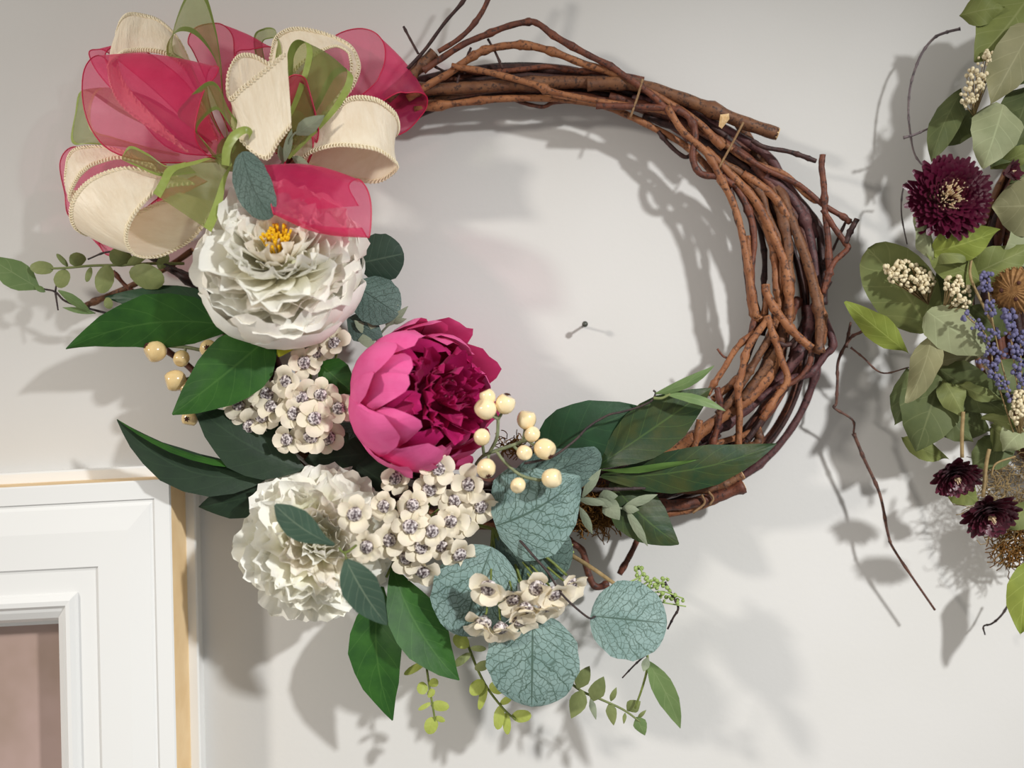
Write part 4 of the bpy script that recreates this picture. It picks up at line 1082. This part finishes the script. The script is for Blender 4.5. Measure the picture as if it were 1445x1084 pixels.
# green seed sprig on a tan stem at the lower right
def build_seeds():
    rnd = random.Random(9)
    root = thing('seed_sprig', 'sprig of tiny pale green seeds on a tan stem at lower right', 'sprig', P(806, 785, 110))
    stem(root, [(800, 780, 110), (836, 802, 140), (872, 827, 160), (882, 830, 164)], 3.6, M['stem_tan'])
    br = [[(876, 828), (905, 838), (925, 848), (968, 856)], [(880, 826), (905, 812), (902, 800)], [(900, 835), (925, 828), (942, 815)], [(912, 840), (935, 835), (965, 845)], [(895, 834), (918, 820), (938, 824)], [(916, 846), (930, 855)]]
    for b in br:
        stem(root, [(x, y, 166) for x, y in b], 1.5, M['seed_green'])
        for k in range(11):
            u = rnd.uniform(.35, 1); i = min(int(u * (len(b) - 1)), len(b) - 2); f = u * (len(b) - 1) - i
            x = b[i][0] * (1 - f) + b[i + 1][0] * f + rnd.uniform(-7, 7); y = b[i][1] * (1 - f) + b[i + 1][1] * f + rnd.uniform(-7, 7); d = 166 + rnd.uniform(-8, 8)
            V, Fc = ico(P(x, y, d), rnd.uniform(2.0, 3.6) * S(d)); mk('seed', V, Fc, M['seed_green'], root)
    root2 = thing('seed_sprig', 'small knot of green seeds beside the tan stem under the round leaves', 'sprig', P(806, 780, 100))
    stem(root2, [(792, 800, 100), (800, 785, 110), (808, 768, 112)], 1.5, M['seed_green'])
    for k in range(16):
        x, y = rnd.choice([(803, 778), (806, 832), (800, 840)]); x += rnd.uniform(-8, 8); y += rnd.uniform(-9, 9)
        V, Fc = ico(P(x, y, 112), rnd.uniform(2.0, 3.4) * S(112)); mk('seed', V, Fc, M['seed_green'], root2)
build_seeds()

def moss(name, label, cx, cy, rx, ry, d, n, mat, seed, rad=.9, L=26):
    rnd = random.Random(seed); V, Fc = [], []
    for k in range(n):
        a = rnd.uniform(0, 6.3); q = math.sqrt(rnd.random())
        x, y = cx + rx * q * math.cos(a), cy + ry * q * math.sin(a); dd = d + rnd.uniform(-18, 18)
        p = [(x, y, dd)]
        an = rnd.uniform(0, 6.3)
        for s in range(5):
            an += rnd.uniform(-1.1, 1.1)
            x += math.cos(an) * L / 5; y += math.sin(an) * L / 5; dd += rnd.uniform(-5, 5); p.append((x, y, dd))
        v, f, _ = tube_data([P(*q_) for q_ in p], rad * S(d), 3); addm(V, Fc, v, f)
    o = mk(name, V, Fc, mat, None, None, True, P(cx, cy, d)); o['kind'] = 'stuff'; tag(o, label, 'moss')
moss('moss_tuft', 'tuft of brown moss under the silver-green leaves at ring bottom', 838, 722, 34, 26, 92, 260, M['moss'], 4)
moss('moss_tuft', 'scrap of brown moss behind the cream berries', 722, 630, 18, 12, 170, 70, M['moss'], 5, .8, 18)

# dark loose twigs in the arrangement
def twig(label, lst, r, mat='twig', seed=0, c='X', extra=()):
    root = thing('twig', label, 'twig', cc(c, *lst[0]))
    rnd = random.Random(seed)
    for q in (lst,) + tuple(extra):
        p = cr(pts(c, q), len(q) * 6); d = q[0][2]
        V, Fc, U = tube_data(p, [r * S(d) * (1 + .4 * (i % 6 == 0)) * (1 - .35 * i / len(p)) for i in range(len(p))], 6)
        mk('stem', V, Fc, M[mat], root, U)
    return root
twig('dark rough twig pointing right above the silver-green leaves', [(808, 692, 150), (850, 691, 154), (885, 690, 156), (911, 689, 158)], 3.2)
twig('thin dark twig hooking down beside the far right round leaf', [(938, 822, 150), (946, 836, 158), (957, 857, 160), (950, 872, 160), (942, 888, 158)], 2.0)
twig('short black twig end under the far right round leaf', [(910, 925, 150), (894, 940, 150), (878, 957, 148)], 1.5)
twig('thin black twig running under the cream loop at the left', [(290, 395, 110), (250, 380, 116), (215, 366, 120), (180, 356, 120), (150, 356, 118), (124, 366, 116)], 1.8)

# ------------------------------------------------------------------ dried wreath at the right
def build_dried():
    root = thing('dried_wreath', 'dried green leaf wreath cut by the right picture edge', 'wreath', P(1600, 420, 40))
    rnd = random.Random(31)
    for i in range(16):
        l = []; ro = rnd.uniform(185, 250); d0 = rnd.uniform(35, 90); p1 = rnd.uniform(0, 6)
        for k in range(13):
            a = math.pi * (.55 + .9 * k / 12)
            l.append((1625 + (ro + 8 * math.sin(3 * a + p1)) * math.cos(a), 420 - (ro * 1.35 + 10 * math.sin(2 * a + p1)) * math.sin(a), d0))
        vine(root, 'X', l, rnd.uniform(4, 7), M[rnd.choice(['v_dark', 'v_red', 'v_brown'])], None, i)
    LV = [ # crop, base, tip, width, material, depth, roll, profile, fold
     ('R1', (740, -20), (528, 236), 240, 'd1', 150, 10, 'heart', .12),
     ('R1', (470, 60), (640, 30), 120, 'd1', 142, -10, 'ovate', .1),
     ('R1', (760, 90), (588, 400), 170, 'd2', 176, -20, 'heart', .25),
     ('R1', (480, 350), (362, 622), 120, 'd5', 120, 14, 'ovate', .3),
     ('R1', (640, 400), (560, 645), 190, 'd3', 166, -8, 'heart', .12),
     ('R1', (740, 330), (640, 560), 170, 'd5', 130, 0, 'heart', .1),
     ('R1', (700, 470), (590, 640), 150, 'd5', 130, 12, 'ovate', .1),
     ('R1', (590, 640), (760, 560), 90, 'd1', 142, 20, 'ovate', .1),
     ('R1', (800, 780), (596, 790), 250, 'd2', 168, -12, 'heart', .12),
     ('R1', (372, 960), (628, 878), 150, 'd4', 196, 16, 'heart', .12),
     ('R1', (368, 965), (540, 985), 80, 'd6', 184, -20, 'ovate', .1),
     ('R1', (360, 990), (300, 812), 76, 'd3', 190, 24, 'ovate', .3),
     ('R1', (560, 1080), (340, 960), 130, 'd1', 170, 14, 'ovate', .12),
     ('R1', (500, 1060), (760, 940), 150, 'd1', 160, -10, 'heart', .1),
     ('R2', (380, 400), (130, 60), 270, 'd6', 122, 6, 'round', .08),
     ('R2', (292, 490), (36, 280), 120, 'd4', 140, -14, 'longlance', .22),
     ('R2', (400, 400), (290, 700), 130, 'd2', 172, 18, 'ovate', .25),
     ('R2', (376, 320), (640, 490), 190, 'd3', 176, -8, 'heart', .15),
     ('R2', (300, 560), (240, 790), 120, 'd5', 120, 10, 'ovate', .15),
     ('R2', (440, 560), (330, 900), 270, 'd5', 140, -6, 'heart', .1),
     ('R2', (430, 560), (720, 750), 190, 'd5', 150, 10, 'heart', .15),
     ('R2', (440, 600), (530, 760), 120, 'd6', 156, -20, 'ovate', .25),
     ('R2', (500, 620), (690, 690), 70, 'd6', 166, 20, 'ovate', .2),
     ('R2', (280, 840), (460, 930), 90, 'd1', 112, 10, 'ovate', .1),
     ('R2', (380, 540), (600, 500), 110, 'd2', 132, 10, 'ovate', .1),
     ('R2', (600, 760), (800, 800), 60, 'd6', 158, 24, 'thin', .1),
     ('R2', (800, 800), (690, 900), 130, 'd3', 166, 10, 'ovate', .1),
     ('R2', (620, 820), (460, 720), 140, 'd5', 120, 10, 'ovate', .1),
     ('R2', (720, 860), (560, 960), 150, 'd5', 118, 0, 'heart', .1),
     ('R3', (470, 340), (600, 410), 110, 'd1', 120, 0, 'ovate', .1),
     ('R3', (800, 400), (700, 500), 130, 'd6', 118, 8, 'ovate', .1),
     ('R3', (800, 620), (760, 905), 130, 'd4', 126, -10, 'ovate', .15),
     ('R2', (560, 180), (680, 60), 120, 'd1', 130, 0, 'ovate', .1),
     ('R1', (820, 120), (690, 330), 200, 'd5', 140, 10, 'heart', .15), ('R1', (860, 20), (700, 90), 190, 'd1', 132, -10, 'heart', .12),
     ('R1', (820, 640), (660, 700), 140, 'd5', 140, 10, 'heart', .12), ('R1', (800, 900), (640, 1000), 170, 'd3', 150, -14, 'heart', .15),
     ('R1', (520, 420), (420, 560), 120, 'd5', 110, 0, 'heart', .1), ('R2', (820, 620), (700, 740), 170, 'd5', 130, 12, 'heart', .15),
     ('R2', (420, 700), (560, 860), 150, 'd5', 128, -12, 'ovate', .2), ('R2', (640, 800), (760, 900), 150, 'd6', 124, 10, 'ovate', .2),
     ('R2', (560, 300), (420, 130), 160, 'd5', 116, 0, 'heart', .1),
     ('R2', (700, 420), (560, 300), 160, 'd5', 116, 0, 'heart', .1),
     ('R2', (790, 520), (620, 640), 150, 'd5', 116, 0, 'heart', .1),
     ('R2', (790, 180), (650, 120), 120, 'd5', 120, 0, 'heart', .1),
    ]
    for i, (c, b, t, w_, m_, d, ro, pr, fo) in enumerate(LV):
        a0, b0, s0 = CROP[c]
        leaf(root, M[m_], pr, (a0 + b[0] * s0, b0 + b[1] * s0, d - 14), (a0 + t[0] * s0, b0 + t[1] * s0, d + 6), w_ * s0, roll=ro, mid=14, fold=fo, wave=6, seed=i, nu=12, nv=8, side=(rnd.uniform(-5, 5), rnd.uniform(-5, 5)))
    # loose moss and wiry stalks at the bottom of the wreath
    for c, l, r_, m_, d in (('R2', [(525, 735), (520, 830), (520, 925)], 2.6, 'stem_tan', 170), ('R3', [(640, 200), (628, 260), (615, 385)], 2.6, 'stem_tan', 176),
                            ('R2', [(640, 1000), (660, 950), (740, 920)], 1.4, 'stem_tan', 170), ('R2', [(560, 90), (555, 180), (610, 300), (660, 400)], 2.0, 'stem_tan', 180)):
        tube('stalk', pts(c, l, d), r_ * S(d), M[m_], root, 6, 12)
build_dried()
moss('moss_tuft', 'grey wiry moss hanging under the dried wreath', 1420, 700, 50, 60, 84, 220, M['stem_tan'], 14, .7, 40)
moss('moss_tuft', 'brown fibrous tangle at the foot of the dried wreath, right edge', 1436, 766, 26, 26, 78, 160, M['moss'], 15, .9, 36)

def bract_mesh(L, W, curl, mat):
    V, U, Fc = [], [], []
    nu, nv = 5, 3
    for i in range(nu + 1):
        u = i / nu
        for j in range(nv + 1):
            v = j / nv * 2 - 1
            w_ = W * (.35 + .65 * math.sin(math.pi * min(.88, .1 + .78 * u ** 1.3))) * (1 if i < nu else .45)
            V.append((L * u, v * w_, curl * L * u * u + .25 * w_ * v * v)); U.append((u, j / nv))
    for i in range(nu):
        for j in range(nv):
            a = i * (nv + 1) + j; Fc.append((a, a + 1, a + nv + 2, a + nv + 1))
    return raw_mesh('bract', V, Fc, U, mat)
def straw(label, c, axis, R, n, mat, center=True, seed=1, closed=0, name='strawflower', flatten=1):
    rnd = random.Random(seed)
    root = thing(name, label, 'flower', P(*c), 'strawflowers'); q = axis_quat(axis); k = R * S(c[2])
    layers = 7
    ms = [bract_mesh(1.0, .13 if n > 100 else .20, .10, mat), bract_mesh(1.0, .11 if n > 100 else .18, .2, mat)]
    for L in range(layers):
        f = L / (layers - 1)
        cnt = int(n / layers * (1.25 - .5 * f))
        ln = k * (1 - .64 * f); elev = 4 + 46 * f + closed * (1 - f)
        a0 = rnd.uniform(0, 6)
        for j in range(cnt):
            o = link('bract', ms[rnd.randrange(2)], root); o.rotation_mode = 'QUATERNION'
            o.rotation_quaternion = q @ Quaternion((0, 0, 1), a0 + 2 * math.pi * (j + rnd.uniform(-.2, .2)) / cnt) @ Quaternion((0, 1, 0), -math.radians(elev + rnd.uniform(-6, 6)))
            s = ln * rnd.uniform(.94, 1.04); o.scale = (s, s * (1 + .7 * f), s)
            o.location = q @ Vector((0, 0, k * (-.10 + .16 * f)))
    V, Fc = [], []
    rc = .34 * k if center else .1 * k
    for j in range(110 if center else 16):
        r_ = rc * math.sqrt(rnd.random()) * 1.2; a = rnd.uniform(0, 6.3)
        p0 = Vector((r_ * .5 * math.cos(a), r_ * .5 * math.sin(a), -.05 * k)); p1 = Vector((r_ * math.cos(a), r_ * math.sin(a), k * .60 * rnd.uniform(.75, 1.05) * (1.15 - .5 * r_ / rc)))
        v, f_, _ = tube_data([p0, p1], [k * .022, k * .012], 4); addm(V, Fc, v, f_)
    o = link('centre', raw_mesh('centre', V, Fc, None, M['straw']), root); o.rotation_mode = 'QUATERNION'; o.rotation_quaternion = q
    o['kind'] = 'stuff'
    return root
straw('large burgundy strawflower with pale straw centre facing out', (1337, 279, 205), (-.1, -1, .05), 62, 240, M['burg'], True, 3)
straw('small closed burgundy strawflower bud right of the large open one', (1418, 245, 185), (.6, -.7, .1), 27, 54, M['burg_dk'], False, 4, 40)
straw('upper of two hanging dark burgundy strawflowers seen from the side', (1347, 668, 180), (.0, -.8, -.6), 40, 90, M['burg_dk'], False, 5, 12)
straw('lower of two hanging dark burgundy strawflowers seen from the side', (1394, 721, 186), (.05, -.8, -.6), 45, 90, M['burg_dk'], False, 6, 12)

def yarrow(label, c, rx, ry, n, ang, seed, stem_to):
    rnd = random.Random(seed)
    root = thing('yarrow_head', label, 'dried flowers', P(*c), 'dried cream yarrow heads')
    V, Fc = [], []; ca, sa = math.cos(ang), math.sin(ang)
    SV, SF = [], []
    t0 = P(*stem_to)
    for k in range(n):
        a = rnd.uniform(0, 6.3); q = math.sqrt(rnd.random()); x, y = rx * q * math.cos(a), ry * q * math.sin(a)
        d = c[2] + rnd.uniform(-6, 6) + 12 * (1 - q * q)
        p = P(c[0] + x * ca - y * sa, c[1] + x * sa + y * ca, d)
        v, f = ico(p, rnd.uniform(2.2, 3.8) * S(d)); addm(V, Fc, v, f)
        if k % 3 == 0:
            v, f, _ = tube_data([t0, t0.lerp(p, .6), p], .7 * S(d), 3); addm(SV, SF, v, f)
    o = mk('florets', V, Fc, M['yarrow'], root); o['kind'] = 'stuff'
    mk('stems', SV, SF, M['stem_tan'], root)
yarrow('long cream yarrow head near the top of the dried wreath', (1380, 110, 168), 16, 46, 110, .45, 1, (1375, 165, 140))
yarrow('cream yarrow head on the large olive leaf at left of the dried wreath', (1284, 390, 152), 38, 20, 130, .35, 2, (1310, 430, 130))
yarrow('small loose cream yarrow head left of the lavender', (1352, 412, 180), 16, 26, 62, -.5, 3, (1330, 445, 150))
yarrow('pale yarrow head below the lavender at the right edge', (1437, 572, 190), 11, 26, 60, .1, 4, (1440, 620, 160))

def lavender(label, path, n, seed, rad=5):
    rnd = random.Random(seed)
    root = thing('lavender_sprig', label, 'lavender', P(*path[0]), 'lavender sprigs')
    p = cr([P(*q) for q in path], 20)
    tube('stem', p, 1.1 * S(190), M['stem_tan'], root, 5)
    for k in range(n):
        u = .35 + .65 * k / (n - 1); c = p[min(19, int(u * 19))]
        V, Fc = [], []
        for j in range(9):
            dv = Vector((rnd.uniform(-1, 1), rnd.uniform(-1, .6), rnd.uniform(-1, 1))) * (rad * 1.2 * S(190))
            v, f = ico(c + dv, rad * rnd.uniform(.42, .62) * S(190)); addm(V, Fc, v, f)
        mk('floret', V, Fc, M['lav'], root)
lavender('tallest lavender sprig, its tip against the large dried leaf', [(1440, 600, 170), (1415, 520, 190), (1400, 450, 205), (1392, 395, 210), (1388, 400, 210)], 8, 1, 6)
lavender('lavender sprig leaning left with buds over the pale sage leaf', [(1430, 610, 170), (1405, 530, 192), (1392, 475, 204), (1364, 446, 210)], 7, 2, 5.5)
lavender('lavender sprig standing upright beside the brown seed pod', [(1444, 600, 170), (1432, 520, 196), (1425, 460, 208), (1424, 440, 210)], 9, 3, 6.5)
lavender('lavender sprig bending low left over dark leaves', [(1444, 610, 170), (1425, 560, 190), (1405, 530, 200), (1386, 515, 204)], 6, 4, 5.5)
lavender('lavender sprig at the extreme right picture edge', [(1450, 600, 170), (1442, 540, 190), (1440, 490, 200), (1442, 470, 202)], 7, 5, 6)
def pod():
    c = (1434, 410, 200); root = thing('seed_pod', 'brown ribbed papery seed pod above the lavender', 'seed pod', P(*c))
    k = 30 * S(200); q = axis_quat((-.55, -.75, -.1)); ctr = P(*c)
    nl, nm = 8, 44; V, Fc = [], []
    for i in range(nl + 1):
        th = math.pi * .60 * i / nl
        for j in range(nm):
            a = 2 * math.pi * j / nm; rr = k * (1 + .14 * (j % 2) * math.sin(th))
            V.append(ctr + q @ Vector((rr * math.sin(th) * math.cos(a), rr * math.sin(th) * math.sin(a), rr * .8 * math.cos(th))))
    for i in range(nl):
        for j in range(nm):
            a = i * nm + j; b = i * nm + (j + 1) % nm; Fc.append((a, a + nm, b + nm, b))
    mk('shell', V, Fc, M['pod'], root, None, False)
    for a, rr in ((.3, .45), (2.4, .5), (4.4, .4)):
        p = ctr + q @ Vector((k * rr * math.cos(a), k * rr * math.sin(a), k * .75))
        v, f = ico(p, 3.2 * S(200)); mk('dark_pore', v, f, M['berry_eye'], root)
    rnd = random.Random(8)
    V, Fc = [], []
    for j in range(60):
        a = 2 * math.pi * j / 60
        p0 = ctr + q @ Vector((k * .95 * math.cos(a), k * .95 * math.sin(a), .1 * k)); p1 = ctr + q @ Vector((k * 1.12 * math.cos(a), k * 1.12 * math.sin(a), .25 * k))
        v, f, _ = tube_data([p0, p1], .8 * S(200), 3); addm(V, Fc, v, f)
    mk('fringe', V, Fc, M['pod'], root)
pod()
twig('arching thin grey twig at the upper left of the dried wreath', [(475, 110, 84), (420, 124, 76), (375, 145, 70), (330, 200, 66), (300, 270, 64), (283, 335, 64), (276, 420, 66), (282, 500, 72), (300, 590, 84), (345, 650, 100)], 2.0, 'twig_grey', 1, 'R1',
     ([(258, 527, 98), (300, 515, 100), (352, 492, 104)],))
twig('long crooked brown twig hanging down beside the dried wreath', [(150, 330, 110), (110, 400, 104), (60, 430, 68), (10, 520, 68), (5, 610, 68), (0, 700, 68), (-8, 720, 68), (68, 770, 68), (72, 825, 68)], 2.4, 'twig_brown', 2, 'R2',
     ([(72, 825, 68), (115, 930, 68), (180, 1076, 68), (214, 1240, 68), (248, 1320, 68), (408, 1555, 68)], [(40, 470, 68), (60, 365, 68)]))
twig('short curved twig leaving the left side of the dried wreath', [(60, 470, 92), (110, 510, 94), (190, 575, 96), (300, 552, 100)], 1.5, 'twig_brown', 3, 'R2')
twig('thin broken twig under the dried wreath at the lower right', [(1431, 838, 60), (1415, 866, 58), (1400, 880, 56), (1388, 884, 56), (1390, 896, 54)], 1.6, 'twig', 4)
twig('curl of pale stalk below the hanging strawflowers', [(1445, 800, 60), (1420, 798, 62), (1412, 780, 64), (1420, 756, 66)], 2.2, 'stem_tan', 5)
twig('fine dark stalk left of the large strawflower', [(1290, 260, 80), (1276, 262, 84), (1272, 300, 84), (1280, 345, 82)], 1.4, 'twig', 6)
